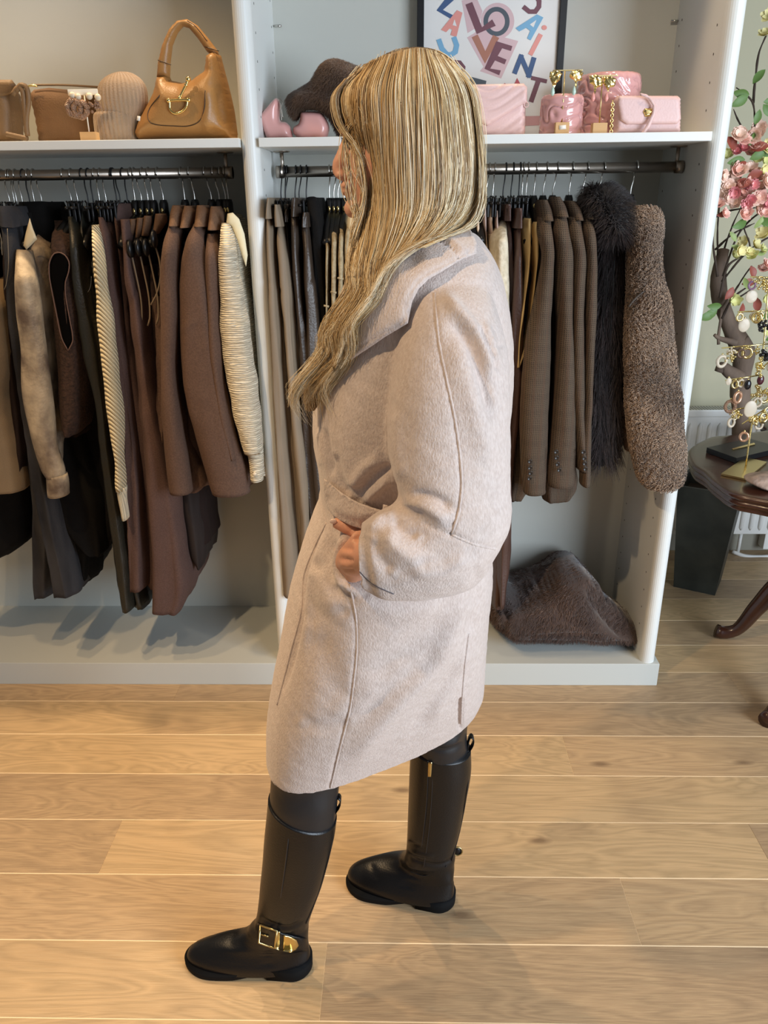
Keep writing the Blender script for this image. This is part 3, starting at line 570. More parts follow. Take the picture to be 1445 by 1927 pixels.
# right of the person
gar('black_jacket', 'black jacket just behind the collar of her coat', 'jacket', [(400, 872, 900), (440, 876, 906), (520, 880, 916), (700, 890, 950), (900, 900, 950)], BLACKC, yf=2.25, yt=2.28, seed=90)
for i, (x, a) in enumerate(((899, 404), (913, 388), (925, 391), (936, 396))):
    g = thing('camisole', ['cream satin camisole nearest her hair', 'rose satin camisole with a high narrow top', 'nude satin camisole, third from her hair', 'cream camisole close to the fleece sweater'][i], 'top', (P(x, 400, YR)[0], YR, 1.2), 'satin camisoles')
    gar('strap', None, None, [(a, x-3, x+3), (a+25, x-3, x+3), (a+60, x-1, x+5)], PINKS if i % 2 else NUDE, parent=g, yf=2.25, yt=2.27, seed=91+i, k=20, n=24)
    gar('body', None, None, [(a+50, x-3, x+7), (a+110, x, x+12), (a+200, x+8, x+20), (a+330, x+14, x+28)], NUDE if i % 2 else mat('cream_satin', (226, 208, 170), .4), parent=g, yf=2.22, yt=2.25, seed=95+i, folds=((1, .003),))
t = gthing('fleece_sweater', 'cream fluffy fleece sweater hanging against her back', 'sweater', [(412, 944, 950), (425, 938, 955), (450, 928, 962), (500, 924, 966), (560, 923, 967), (620, 926, 966), (680, 930, 958), (698, 936, 952)], FLEECE, yf=2.18, sl=.06, seed=100)
trous('leather_trousers', 'chocolate leather trousers, thin upper waistband, behind the fleece sweater', 'trousers', [[(416, 951, 964), (560, 950, 976), (760, 935, 975), (900, 930, 968), (1000, 928, 964), (1146, 925, 952)]], LEATHB, [(384, 951, 962), (416, 950, 964)], seed=102, yf=2.24)
trous('leather_trousers', 'chocolate leather trousers with wide waistband, longest hem in the right bay', 'trousers', [[(430, 968, 986), (500, 967, 985), (600, 960, 990), (760, 950, 985), (900, 942, 968), (1000, 938, 966), (1080, 934, 962), (1148, 940, 950)]], LEATHB, [(392, 970, 986), (430, 967, 987)], seed=104, yf=2.21, strokes=[([(975, 440), (968, 600), (955, 850), (950, 1120)], .005, 4)])
for i, (x, y) in enumerate(((996, 414), (1010, 420))):
    gar('camisole', ['pale gold velvet top, left of two beside the plaid blazers', 'pale gold velvet top, right of two, with a long thin strap'][i], 'top', [(y-2, x-3, x+4), (y+6, x-5, x+6), (y+60, x-5, x+7), (y+90, x-4, x+3), (y+140, x-9, x-4), (y+220, x-20, x-15), (690, 975 if i else 972, 979)], mat('gold_velvet', (206, 178, 124), .7), yf=2.2, yt=2.23, sl=.04, seed=106+i, folds=((1, .001),))
BTN = mat('dark_button', (40, 34, 30), .3)
def blazer(i, lab, body, slv, col, btn):
    t = gthing('plaid_blazer', lab, 'blazer', body, PLAID, 'brown plaid blazers', yf=2.24, seed=110+i)
    sleeve(slv, PLAID, t, D=.045, seed=20+i, wr=.002, n=36, k=80, strokes=[([((slv[2][1]+slv[2][2])/2+4, slv[2][0]), (slv[4][2]-10, slv[4][0]), (slv[-1][2]-14, slv[-1][0])], .004, 7)])
    V, F = loft([srow(py, l, r, 2.29-.025*j, .05+.012*j) for j, (py, l, r) in enumerate(col)], 28, 24); obj('collar', V, F, PLAID, t)
    for x, y in btn:
        V, F = lathe((0, 0, 0), [(.004, 0), (.0065, .0005), (.0068, .002), (.005, .003), (.0045, .0022)], 14); q = P(x, y, 2.124); V = np.stack([V[:, 0], -V[:, 2], V[:, 1]], 1)+q; obj('button', V, F, BTN, t)
    return t
blazer(0, 'brown plaid blazer, leftmost of four, dark hem below', [(380, 1012, 1032), (420, 1010, 1038), (470, 1012, 1040), (600, 985, 1040), (760, 965, 1035), (900, 958, 1020), (935, 958, 992), (945, 962, 984)], [(408, 1012, 1036), (440, 1010, 1038), (480, 1018, 1040), (560, 1004, 1038), (640, 990, 1036), (720, 982, 1034), (800, 978, 1032), (880, 980, 1030), (925, 984, 1028)], [(376, 1011, 1028), (395, 1010, 1036), (415, 1012, 1039)], [(997, 868), (997, 880), (998, 890), (996, 900)])
blazer(1, 'brown plaid blazer, second of four, sleeve with four dark buttons', [(375, 1036, 1056), (420, 1038, 1066), (470, 1042, 1072), (600, 1040, 1074), (760, 1034, 1080), (900, 1018, 1094), (925, 1016, 1096), (946, 1022, 1080)], [(402, 1040, 1064), (440, 1040, 1070), (476, 1044, 1077), (540, 1045, 1078), (640, 1045, 1080), (740, 1040, 1083), (820, 1036, 1084), (900, 1030, 1082), (912, 1032, 1080)], [(370, 1034, 1052), (388, 1034, 1062), (408, 1038, 1067)], [(1046, 850), (1047, 861), (1049, 873), (1052, 884)])
blazer(2, 'brown plaid blazer, third of four, narrow visible side', [(382, 1062, 1080), (420, 1066, 1092), (470, 1076, 1100), (600, 1078, 1100), (760, 1080, 1100), (880, 1084, 1104)], [(408, 1068, 1090), (450, 1070, 1098), (482, 1074, 1102), (540, 1072, 1100), (640, 1074, 1096), (760, 1078, 1098), (880, 1084, 1104)], [(378, 1060, 1078), (394, 1064, 1090), (414, 1070, 1094)], [])
blazer(3, 'brown plaid blazer, rightmost of four, beside the dark fur', [(380, 1088, 1104), (420, 1092, 1112), (500, 1094, 1120), (700, 1094, 1114), (880, 1090, 1110)], [(406, 1092, 1112), (440, 1094, 1118), (480, 1098, 1122), (560, 1098, 1122), (660, 1098, 1118), (760, 1096, 1114), (840, 1090, 1110), (908, 1090, 1107)], [(376, 1088, 1104), (394, 1090, 1112), (412, 1094, 1114)], [(1097, 850), (1099, 862), (1100, 872), (1101, 882)])
# ---------------- fur helper ----------------
def fur(name, V, F, m, parent, n, length, width, dirw=(0, -.3, -.6), lift=.6, curl=0, K=4, seed=0, cond=None, taper=.25, kind='stuff'):
    g = np.random.default_rng(seed); T = []
    for f in F:
        f = list(f)
        if len(f) > 6: continue
        for i in range(1, len(f)-1): T.append((f[0], f[i], f[i+1]))
    T = np.array(T); A, B, C = V[T[:, 0]], V[T[:, 1]], V[T[:, 2]]; nr = np.cross(B-A, C-A); ar = np.linalg.norm(nr, axis=1)
    cen = (A+B+C)/3; w_ = ar.copy(); w_[((O-cen)*nr).sum(1) < -.35*ar*np.linalg.norm(O-cen, axis=1)] *= .12
    if cond is not None: w_[~cond(cen)] = 0
    id_ = g.choice(len(T), n, p=w_/w_.sum()); u = g.random((n, 2)); fl_ = u.sum(1) > 1; u[fl_] = 1-u[fl_]
    p = A[id_]+(B[id_]-A[id_])*u[:, :1]+(C[id_]-A[id_])*u[:, 1:]; nn = nr[id_]/(ar[id_][:, None]+1e-12)
    d = np.asarray(dirw(p) if callable(dirw) else np.tile(dirw, (n, 1)), float); cl = np.stack([vnoise(p, 45, seed+i, 2) for i in range(3)], 1)
    d = nn*lift+d+cl*.45+g.normal(size=(n, 3))*.18; d /= np.linalg.norm(d, axis=1)[:, None]
    L = length*g.uniform(.6, 1.2, n); s = np.linspace(0, 1, K); pth = p[:, None, :]+d[:, None, :]*(L[:, None]*s[None])[..., None]
    pth[..., 2] -= (L[:, None]*.35*s[None]**2)*(0 if curl else 1)
    if curl:
        a = g.uniform(0, 6.28, n); e1 = np.cross(d, [.3, .5, .8]); e1 /= np.linalg.norm(e1, axis=1)[:, None]; e2 = np.cross(d, e1)
        th = a[:, None]+s[None]*5.2; pth = p[:, None, :]+nn[:, None, :]*.001+d[:, None, :]*(L[:, None]*.55*s[None])[..., None]+curl*(np.cos(th)[..., None]-np.cos(a)[:, None, None])*e1[:, None, :]+curl*(np.sin(th)[..., None]-np.sin(a)[:, None, None])*e2[:, None, :]
    rad = width*(1-(1-taper)*s[None])*g.uniform(.7, 1.3, n)[:, None]
    VV, FF = tubes_np(pth, rad, 3); rnd = np.repeat(np.clip(g.normal(.5, .22, n)+.25*vnoise(p, 30, seed+7), 0, 1), K*3)
    return obj(name, VV, FF, m, parent, kind=kind, attr=rnd)
FURD = mat('dark_fur', (26, 18, 18), .55, attr=((40, 29, 28), (72, 55, 52)), sheen=.2)
FURC = mat('dark_fur_skin', (24, 18, 17), .9)
def mesh_arrays(o):
    me = o.data; V = np.empty(len(me.vertices)*3); me.vertices.foreach_get('co', V); V = V.reshape(-1, 3)+ORG[o.name]; return V, [list(p.vertices) for p in me.polygons]
t = thing('fur_vest', 'dark brown long-haired fur vest with a bushy collar', 'vest', (P(1150, 400, YR)[0], YR, 1.0))
b = gar('body', None, None, [(420, 1118, 1178), (480, 1122, 1184), (560, 1122, 1186), (640, 1118, 1186), (720, 1112, 1182), (800, 1108, 1176), (850, 1108, 1170), (878, 1122, 1156)], FURC, parent=t, yf=2.215, yt=2.27, seed=120)
V, F = mesh_arrays(b); fur('long_hair', V, F, FURD, b, 15000, .046, .0007, (0, -.25, -.9), .45, seed=1)
V, F = loft([srow(350, 1112, 1140, 2.27, .03), srow(372, 1104, 1166, 2.25, .07), srow(400, 1112, 1180, 2.235, .08), srow(425, 1122, 1182, 2.22, .08), srow(450, 1128, 1176, 2.22, .06)], 32, 24); b = obj('collar', V, F, FURC, t)
fur('long_hair', V, F, FURD, b, 7000, .032, .0007, (.05, -.35, -.1), .8, seed=2)
for pts in ([(1143, 500), (1140, 560), (1134, 610), (1140, 634)], [(1156, 490), (1152, 560), (1148, 640)]):
    MB().tube(catmull([P(x, y, 2.165) for x, y in pts], 14), .0015, 6).build('cord', BLACKC, t)
TED = mat('teddy_wool', (92, 74, 60), .9, attr=((138, 114, 94), (196, 168, 142)), sheen=.3); TEDC = mat('teddy_base', (112, 86, 66), .95)
t = thing('teddy_coat', 'curly brown teddy coat, rightmost garment on the rail', 'coat', (P(1210, 400, YR)[0], YR, 1.0))
b = gar('body', None, None, [(392, 1186, 1230), (402, 1182, 1238), (430, 1186, 1240), (480, 1190, 1240), (540, 1186, 1240), (600, 1182, 1240), (700, 1180, 1236), (800, 1176, 1230), (850, 1180, 1215)], TEDC, parent=t, yf=2.23, yt=2.32, seed=130)
V, F = mesh_arrays(b); fur('curls', V, F, TED, b, 3500, .010, .0010, (0, -.1, -.2), .6, curl=.0034, K=6, seed=5, taper=.7)
b = sleeve([(392, 1190, 1228), (400, 1182, 1238), (415, 1180, 1242), (450, 1186, 1242), (520, 1186, 1242), (560, 1183, 1254), (640, 1180, 1264), (720, 1180, 1274), (800, 1184, 1281), (850, 1192, 1286), (890, 1202, 1286), (908, 1212, 1278), (914, 1222, 1262)], TEDC, t, D=.055, wr=.003)
V, F = mesh_arrays(b); fur('curls', V, F, TED, b, 16500, .010, .0010, (0, -.1, -.2), .6, curl=.0034, K=6, seed=6, taper=.7)
for pts in ([(1192, 424), (1205, 424), (1220, 434), (1229, 452), (1232, 475)], [(1182, 578), (1195, 562), (1212, 548), (1232, 540)]):
    MB().tube(catmull([P(x, y, 2.125 if pts[0][1] > 500 else 2.17) for x, y in pts], 16), .0034, 8).build('seam_binding', LEATHD, t)
# ---------------- hangers on the rails ----------------
ORD = 'first second third fourth fifth sixth seventh eighth ninth tenth eleventh twelfth thirteenth fourteenth fifteenth sixteenth seventeenth eighteenth nineteenth twentieth twenty-first twenty-second twenty-third twenty-fourth twenty-fifth twenty-sixth twenty-seventh'.split()
for side_, lst in (('left', [(2, 'top'), (14, 'clip'), (18, 'clip'), (28, 'top'), (42, 'clip', 'b'), (52, 'top'), (62, 'top'), (118, 'top'), (133, 'top'), (153, 'clip', 'b'), (165, 'clip', 'b'), (177, 'top'), (188, 'clip'), (209, 'clip', 'b'), (212, 'clip', 'b'), (230, 'clip', 'b'), (245, 'top'), (252, 'top'), (267, 'top'), (279, 'top'), (296, 'top'), (340, 'top'), (356, 'top'), (385, 'top'), (401, 'top'), (414, 'top'), (422, 'top')]),
                   ('right', [(529, 'clip', 'b'), (536, 'clip', 'b'), (540, 'clip', 'b'), (557, 'clip', 'b'), (566, 'clip', 'b'), (577, 'clip', 'b'), (620, 'top'), (632, 'top'), (641, 'top'), (652, 'top'), (904, 'top'), (912, 'clip', 'b'), (921, 'clip'), (931, 'clip'), (952, 'clip', 'b'), (966, 'clip', 'b'), (979, 'clip', 'b'), (985, 'top'), (994, 'top'), (1009, 'top'), (1029, 'top'), (1049, 'top'), (1077, 'top'), (1105, 'top'), (1136, 'top'), (1197, 'top')])):
    for i_, h in enumerate(lst):
        nm_ = 'black shoulder hanger' if h[1] == 'top' else 'black clip hanger'
        if side_ == 'left': lb_ = '%s, %s hook left of the middle post, left rail' % (nm_, ORD[len(lst)-1-i_])
        elif h[0] < 800: lb_ = '%s, %s hook right of the middle post, right rail' % (nm_, ORD[i_])
        else: lb_ = '%s, %s hook from the right end of the right rail' % (nm_, ORD[len(lst)-1-i_])
        hanger(h[0], h[1], lean=(.006 if side_ == 'left' else -.004)+random.uniform(-.003, .006)*(1 if side_ == 'left' else -1), metal='b' if len(h) > 2 else 'chrome', label=lb_)
# ---------------- flat and cushioned cut-outs with depth ----------------
def cushion(poly, Y, D, step=5, w=18, e=.5, smooth=0, tilt=0):
    """closed outline in photo pixels at depth Y, bulging D front and back with a rounded rim"""
    poly = np.array(poly, float)
    if smooth: poly = catmull(np.vstack([poly, poly[:1]]), smooth)[:-1]
    B = []; n = len(poly)
    for i in range(n):
        a, b = poly[i], poly[(i+1) % n]; k = max(1, int(np.linalg.norm(b-a)/step))
        for j in range(k): B.append(a+(b-a)*j/k)
    B = np.array(B); x0, y0 = B.min(0); x1, y1 = B.max(0); lp = np.vstack([B, B[:1]])
    G = np.array([(xx+(step*.5 if r % 2 else 0), yy) for r, yy in enumerate(np.arange(y0+step*.5, y1, step*.87)) for xx in np.arange(x0+step*.5, x1, step)])
    d, _ = seg_dist(G[:, 0], G[:, 1], lp); G = G[d > step*.5]
    co, ed, fa, *_ = delaunay_2d_cdt([Vector(p) for p in B]+[Vector(p) for p in G], [], [list(range(len(B)))], 1, 1e-4)
    co = np.array([tuple(c) for c in co]); d, _ = seg_dist(co[:, 0], co[:, 1], lp); q = np.clip(d/w, 0, 1); pr = np.power(1-(1-q)**2, e)
    A = np.array([P(x, y, Y) for x, y in co]); A[:, 1] += tilt*(A[:, 2]-A[:, 2].min()); Fr = A.copy(); Bk = A.copy(); Fr[:, 1] -= D*pr+.0006; Bk[:, 1] += D*pr+.0006; m = len(co); F = []; cnt = set()
    for f in fa:
        a = co[list(f)]; f = list(f) if np.cross(a[1]-a[0], a[2]-a[0]) < 0 else list(f)[::-1]
        F.append(f); F.append([i+m for i in f[::-1]])
        for i in range(len(f)): cnt.add((f[i], f[(i+1) % len(f)]))
    for (i, j) in cnt:
        if (j, i) not in cnt: F.append([j, i, i+m, j+m])
    return np.vstack([Fr, Bk]), F
def settle(V, z): V = np.array(V); V[:, 2] += z-V[:, 2].min(); return V
def pline(pts, Y, r, n=20, sides=8): return tube(catmull([P(x, y, Y) for x, y in pts], n), r, sides)
def prism(poly, Y, t):
    """flat plate facing the camera side, front at Y, thickness t"""
    A = [P(x, y, Y) for x, y in poly]; n = len(A)
    ar = sum(poly[i][0]*poly[(i+1) % n][1]-poly[(i+1) % n][0]*poly[i][1] for i in range(n))
    if ar > 0: A = A[::-1]
    V = A+[a+np.array([0, t, 0]) for a in A]
    return np.array(V), [list(range(n)), [n+k for k in range(n)][::-1]]+[[k, n+k, n+(k+1) % n, (k+1) % n] for k in range(n)]
# ---------------- framed poster ----------------
YP = 2.57; pt = thing('framed_poster', 'framed poster of tilted coloured letters reading love and saint laurent, black frame', 'poster', (P(925, 200, YP)[0], YP, ZS))
xa, xb = P(785, 0, YP)[0], P(1067.5, 0, YP)[0]; fw_ = P(798, 0, YP)[0]-xa; zt_ = 2.35
fm = mat('black_frame', (18, 18, 20), .4)
mb = MB()
mb.box((xa, YP-.008, ZS+.001), (xa+fw_, YP+.02, zt_), .001).box((xb-fw_, YP-.008, ZS+.001), (xb, YP+.02, zt_), .001).box((xa+fw_, YP-.008, ZS+.001), (xb-fw_, YP+.02, ZS+fw_), .001).box((xa+fw_, YP-.008, zt_-fw_), (xb-fw_, YP+.02, zt_), .001)
mb.build('frame', fm, pt, smooth=False)
MB().box((xa+fw_*.6, YP+.002, ZS+.01), (xb-fw_*.6, YP+.014, zt_-.01)).build('print', mat('poster_paper', (222, 220, 216), .5), pt, smooth=False)
K_ = 4.817
def L_(pts): return [(780+x/K_, y/K_) for x, y in pts]
lay = [0]
def flat(nm, poly, c, lv):
    lay[0] += 1; V, F = prism(L_(poly), YP+.0018-.0003*lv-.00002*lay[0], .00005); obj(nm, V, F, mat('ink_%d_%d_%d' % c, c, .5), pt, smooth=False)
def stroke(nm, pts, w_, c, lv, closed=False):
    """lettering stroke: polyline with square ends"""
    pts = np.array(pts, float); n = len(pts); Lf, Rt = [], []
    for i in range(n):
        if closed: a, b = pts[i-1], pts[(i+1) % n]
        else: a, b = pts[max(i-1, 0)], pts[min(i+1, n-1)]
        t = (b-a)/np.linalg.norm(b-a); nn = np.array([-t[1], t[0]]); s = w_/2
        if 0 < i < n-1 or closed:
            t1 = pts[i]-pts[i-1]; t1 = t1/np.linalg.norm(t1); s = s/max(.55, abs(t@t1))
        Lf.append(pts[i]+nn*s); Rt.append(pts[i]-nn*s)
    if closed:
        A = [P(x, y, YP+.0018-.0003*lv) for x, y in L_(Lf)]+[P(x, y, YP+.0018-.0003*lv) for x, y in L_(Rt)]
        F = [[k, (k+1) % n, n+(k+1) % n, n+k] for k in range(n)]; obj(nm, A, F, mat('ink_%d_%d_%d' % c, c, .5), pt, smooth=False)
    else:
        lay[0] += 1; yy_ = YP+.0018-.0003*lv-.00002*lay[0]; A = [P(x, y, yy_) for x, y in L_(Lf)]+[P(x, y, yy_) for x, y in L_(Rt)]
        F = [[k, k+1, n+k+1, n+k] for k in range(n-1)]; obj(nm, A, F, mat('ink_%d_%d_%d' % c, c, .5), pt, smooth=False)
PK, MV, NV, LBL, SAL, DG, BRN, RED = (206, 176, 178), (112, 70, 80), (62, 88, 128), (118, 168, 200), (220, 146, 136), (76, 84, 92), (166, 112, 92), (176, 78, 84)
oval = lambda cx, cy, rx, ry, n=30: [(cx+rx*math.cos(a), cy+ry*math.sin(a)) for a in np.linspace(0, 2*math.pi, n+1)[:-1]]
flat('backing_shape', [(425, 5), (560, -25), (615, 100), (580, 240), (480, 300), (430, 20)], PK, 0)
flat('backing_shape', oval(752, 190, 152, 165), PK, 0)
flat('backing_shape', [(475, 340), (560, 290), (780, 330), (860, 350), (940, 372), (785, 712), (592, 645), (625, 605)], PK, 0)
flat('backing_shape', [(540, 300), (640, 220), (820, 320), (700, 400)], PK, 0)
stroke('letter_o', oval(743, 195, 98, 112), 42, DG, 1, True)
stroke('letter_l', [(492, 30), (588, 278), (720, 205)], 66, MV, 2)
stroke('letter_v', [(545, 325), (640, 520), (740, 330)], 62, BRN, 1)
stroke('letter_e', [(880, 440), (768, 405), (660, 622), (775, 660)], 46, MV, 2); stroke('letter_e', [(712, 515), (825, 562)], 46, MV, 2)
stroke('letter_l', [(310, -60), (330, -20), (228, 92), (345, 158)], 40, NV, 1)
flat('letter_a', [(240, 270), (385, 92), (434, 115), (380, 335), (325, 318), (340, 270), (318, 258), (286, 292)], SAL, 2); flat('letter_a', [(362, 175), (345, 228), (382, 238)], (222, 220, 216), 3)
stroke('letter_u', [(218, 355), (248, 440), (290, 490), (330, 498), (370, 470), (382, 410), (355, 335)], 46, LBL, 2)
stroke('letter_r', [(350, 600), (365, 560), (410, 565), (445, 610), (440, 650)], 34, MV, 2)
stroke('letter_e', [(500, 800), (520, 728), (648, 752)], 38, DG, 2)
stroke('letter_n', [(790, 800), (830, 765)], 34, RED, 2); stroke('letter_n', [(905, 800), (930, 740), (960, 800)], 36, RED, 2)
stroke('letter_s', [(985, 60), (1040, 105), (1095, 105), (1128, 60), (1130, 10), (1100, -40)], 42, MV, 2)
flat('letter_a', [(915, 255), (1110, 130), (1168, 158), (1052, 365), (1020, 348), (1048, 280), (1012, 252), (950, 285)], LBL, 2); flat('letter_a', [(1105, 180), (1045, 222), (1078, 248)], (222, 220, 216), 3)
stroke('letter_i', [(1145, 310), (1048, 498)], 42, SAL, 2); flat('letter_i', oval(1176, 250, 24, 22, 14), SAL, 2)
stroke('letter_n', [(905, 668), (972, 495)], 44, NV, 2); stroke('letter_n', [(960, 500), (1045, 700)], 42, NV, 3); stroke('letter_n', [(1030, 702), (1085, 520)], 44, NV, 2)
stroke('letter_t', [(1058, 705), (1200, 738)], 36, MV, 2); stroke('letter_t', [(1125, 725), (1055, 925)], 44, MV, 2)
flat('colour_band', [(960, 1055), (1165, 1050), (1165, 1135), (960, 1142)], (196, 150, 150), 1)
# ---------------- shelf, left bay ----------------
Z0 = ZS+.0008
BR1 = mat('taupe_leather', (122, 94, 62), .55, bump=('noise', 220, .3)); BR2 = mat('brown_suede', (124, 92, 60), .8, bump=('noise', 260, .4), var=((110, 80, 52), 14, 'noise'))
CAM = mat('camel_leather', (154, 113, 64), .42, bump=('noise', 240, .2)); EDGE = mat('dark_edge', (58, 38, 22), .5)
t = thing('handbag', 'taupe leather handbag with hanging straps, cut off by the left edge', 'bag', (P(0, 260, 2.36)[0], 2.36, Z0))
V, F = cushion([(-70, 262), (-72, 158), (10, 156), (30, 160), (38, 200), (36, 263)], 2.36, .05, 6); obj('body', settle(V, Z0), F, BR1, t)
V, F = cushion([(-70, 150), (22, 150), (30, 160), (22, 176), (-10, 186), (-70, 186)], 2.312, .006, 5, 8); obj('flap', V, F, BR1, t)
for pts in ([(24, 178), (34, 165), (42, 170), (46, 200), (50, 240), (52, 256)], [(30, 172), (40, 160), (50, 165), (54, 190), (50, 220), (50, 250)], [(12, 252), (30, 256), (52, 261)]):
    V, F = pline(pts, 2.28, .0065, 24, 10); V[:, 2] = np.maximum(V[:, 2], Z0); obj('strap', V, F, BR1, t)
t = thing('leather_pouch', 'brown suede pouch between the taupe handbag and the beanie', 'bag', (P(120, 260, 2.4)[0], 2.4, Z0))
V, F = cushion([(75, 264), (66, 215), (56, 168), (62, 158), (90, 155), (140, 160), (186, 163), (188, 264)], 2.42, .045, 6, 26); V = V+normals(V, F)*(.003*vnoise(V, 40, 2))[:, None]; obj('body', settle(V, Z0), F, BR2, t)
V, F = pline([(50, 163), (60, 161), (70, 162)], 2.36, .0028, 10, 8); obj('zip_pull', V, F, GOLD, t)
V, F = pline([(60, 160), (120, 160), (186, 164)], 2.385, .003, 24, 6); obj('top_seam', V, F, BR1, t)
BEAN = mat('beanie_knit', (158, 134, 108), .95, bump=('noise', 300, .5), sheen=.4)
t = thing('beanie', 'ribbed beige knitted beanie standing on its folded cuff', 'hat', (P(225, 260, 2.33)[0], 2.33, Z0))
def beanie_rows(rows, nm, D0):
    V, F = loft([srow(py, l, r, 2.34, (r-l)/2/590*D0) for py, l, r in rows], 240, 40); c = V.mean(0); a = np.arctan2(V[:, 1]-c[1], V[:, 0]-c[0])
    N = normals(V, F); V = V+N*(.0011*np.cos(a*34))[:, None]; obj(nm, settle(V, Z0) if nm == 'cuff' else V, F, BEAN, t)
beanie_rows([(230, 186, 262), (205, 184, 275), (180, 184, 276), (160, 189, 272), (147, 200, 262), (139, 214, 250), (136, 224, 240)], 'crown', .8)
beanie_rows([(266, 184, 260), (245, 181, 262), (225, 179, 263), (214, 180, 262), (210, 186, 256)], 'cuff', .92)
t = thing('camel_handbag', 'camel leather shoulder bag with a gold horsebit clasp and arched handle', 'bag', (P(350, 255, 2.34)[0], 2.34, Z0))
V, F = cushion([(262, 262), (254, 246), (262, 225), (282, 190), (292, 165), (296, 140), (318, 138), (322, 148), (345, 153), (365, 145), (386, 130), (388, 100), (404, 92), (416, 100), (428, 150), (440, 205), (448, 250), (446, 262)], 2.34, .075, 5, 42, .6)
V = V+normals(V, F)*(.002*vnoise(V, 30, 5))[:, None]
V = sculpt(V, normals(V, F), [([(384, 150), (392, 190), (388, 225), (400, 245)], .008, 9), ([(410, 150), (414, 200), (425, 240)], -.007, 5), ([(400, 240), (446, 250)], -.005, 4)]); V = settle(V, Z0)
body = obj('body', V, F, CAM, t); bb = bvh(V, F)
def onto(tree, off=.001, fb=2.3):
    def f(x, y):
        d = ray(x, y); d = Vector(d/np.linalg.norm(d)); h = tree.ray_cast(Vector(O), d)
        return np.array(h[0]-d*off) if h[0] else P(x, y, fb)
    return f
f_ = onto(bb, .0005, 2.3)
MB().tube(catmull([f_(x, y) for x, y in [(318, 152), (300, 180), (284, 200), (278, 215), (282, 230), (296, 235), (325, 237), (355, 237), (375, 228), (384, 205), (386, 170)]], 60), .0013, 6).build('piping', EDGE, body)
V, F = cushion([(295, 145), (297, 118), (305, 85), (318, 55), (333, 39), (352, 36), (372, 48), (392, 72), (410, 96), (414, 110), (402, 105), (390, 98), (372, 72), (356, 53), (345, 50), (335, 62), (325, 85), (321, 120), (320, 148)], 2.33, .019, 4, 11, .5); hd = obj('handle', V, F, CAM, t)
for a in ([(297, 113), (322, 122)], [(385, 88), (412, 96)], [(352, 39), (368, 50), (390, 78)]): V, F = pline(a, 2.309, .0012, 12, 6); obj('seam', V, F, EDGE, hd)
mb = MB(); y_ = f_(335, 195)[1]-.006
V, F = pline([(317, 189), (330, 188), (355, 188)], y_, .0035, 14, 10); mb.add(V, F); V, F = pline([(319, 190), (320, 205), (328, 213), (340, 211), (350, 202), (353, 190)], y_, .0032, 30, 10); mb.add(V, F)
V, F = pline([(338, 184), (345, 170), (351, 158), (354, 148)], y_, .0035, 18, 10); mb.add(V, F)
for x, y, r in ((317, 189, .006), (355, 188, .006), (354, 149, .007), (350, 160, .005), (338, 184, .005)): V, F = blob(P(x, y, y_), (r, r, r), 12); mb.add(V, F)
mb.build('horsebit_clasp', GOLD, t)
V, F = prism([(257, 208), (263, 209), (262, 218), (256, 217)], 2.245, .001); obj('price_tag', settle(V, Z0+.045), F, mat('tag_white', (226, 222, 214), .6), None, label='small white tag hanging between the beanie and the camel bag', cat='tag')
# ---------------- earring stands ----------------
WOODB = mat('light_wood', (206, 164, 112), .6, bump=('noise', 60, .2, (1, 1, 8))); PEARL = mat('pearl', (232, 222, 190), .25); ROSE = mat('rose_beads', (150, 116, 92), .35, bump=('voronoi', 300, .8))
def stand(label, Y, base, top, bar, m):
    t = thing('earring_stand', label, 'stand', (P((base[0]+base[2])/2, base[3], Y)[0], Y, Z0), 'earring stands on the shelf')
    a, b = P(base[0], base[1], Y), P(base[2], base[1], Y); MB().box((a[0], Y-.014, Z0), (b[0], Y+.014, a[2]), .001).build('wooden_base', WOODB, t, smooth=False)
    V, F = tube([P((base[0]+base[2])/2, base[1]+2, Y), P(top[0], top[1], Y)], .0017, 8); obj('post', V, F, m, t)
    q0, q1 = P(bar[0], top[1], Y), P(bar[1], top[1], Y)
    MB().box((q0[0], Y-.002, q0[2]-(.007 if len(bar) > 2 else .0015)), (q1[0], Y+.002, q0[2]+(.007 if len(bar) > 2 else .0015)), .0006).build('bar', m, t, smooth=False); return t
stand('earring stand with wide white bar, in front of the brown pouch', 2.25, (153, 249, 183, 262), (158, 174), (128, 184, 1), mat('white_card', (240, 236, 222), .5))
def ring_mesh(c, r, th, Yth=None, n=36, sx=1.0, yaw_=0):
    c = np.asarray(c, float); a = np.linspace(0, 2*math.pi, n+1); pts = [(c[0]+r*sx*math.cos(q)*math.cos(yaw_), c[1]+r*sx*math.cos(q)*math.sin(yaw_), c[2]+r*math.sin(q)) for q in a]; return tube(pts, th, 8, False)
for x, y, lb in ((140, 203, 'left'), (151, 206, 'right')):
    g = thing('hoop_earring', 'woven rose hoop earring under pearls, %s one of the pair by the beanie' % lb, 'earring', P(x, y, 2.24), 'woven hoop earrings')
    V, F = ring_mesh(P(x, y, 2.238), .0175, .0075); N = normals(V, F); V = V+N*(.0009*np.sin(np.arctan2(V[:, 2]-V[:, 2].mean(), V[:, 0]-V[:, 0].mean())*30))[:, None]; obj('hoop', V, F, ROSE, g)
    V, F = blob(P(x-4, y-24, 2.238), (.008, .006, .008), 14); obj('stud', V, F, PEARL, g)
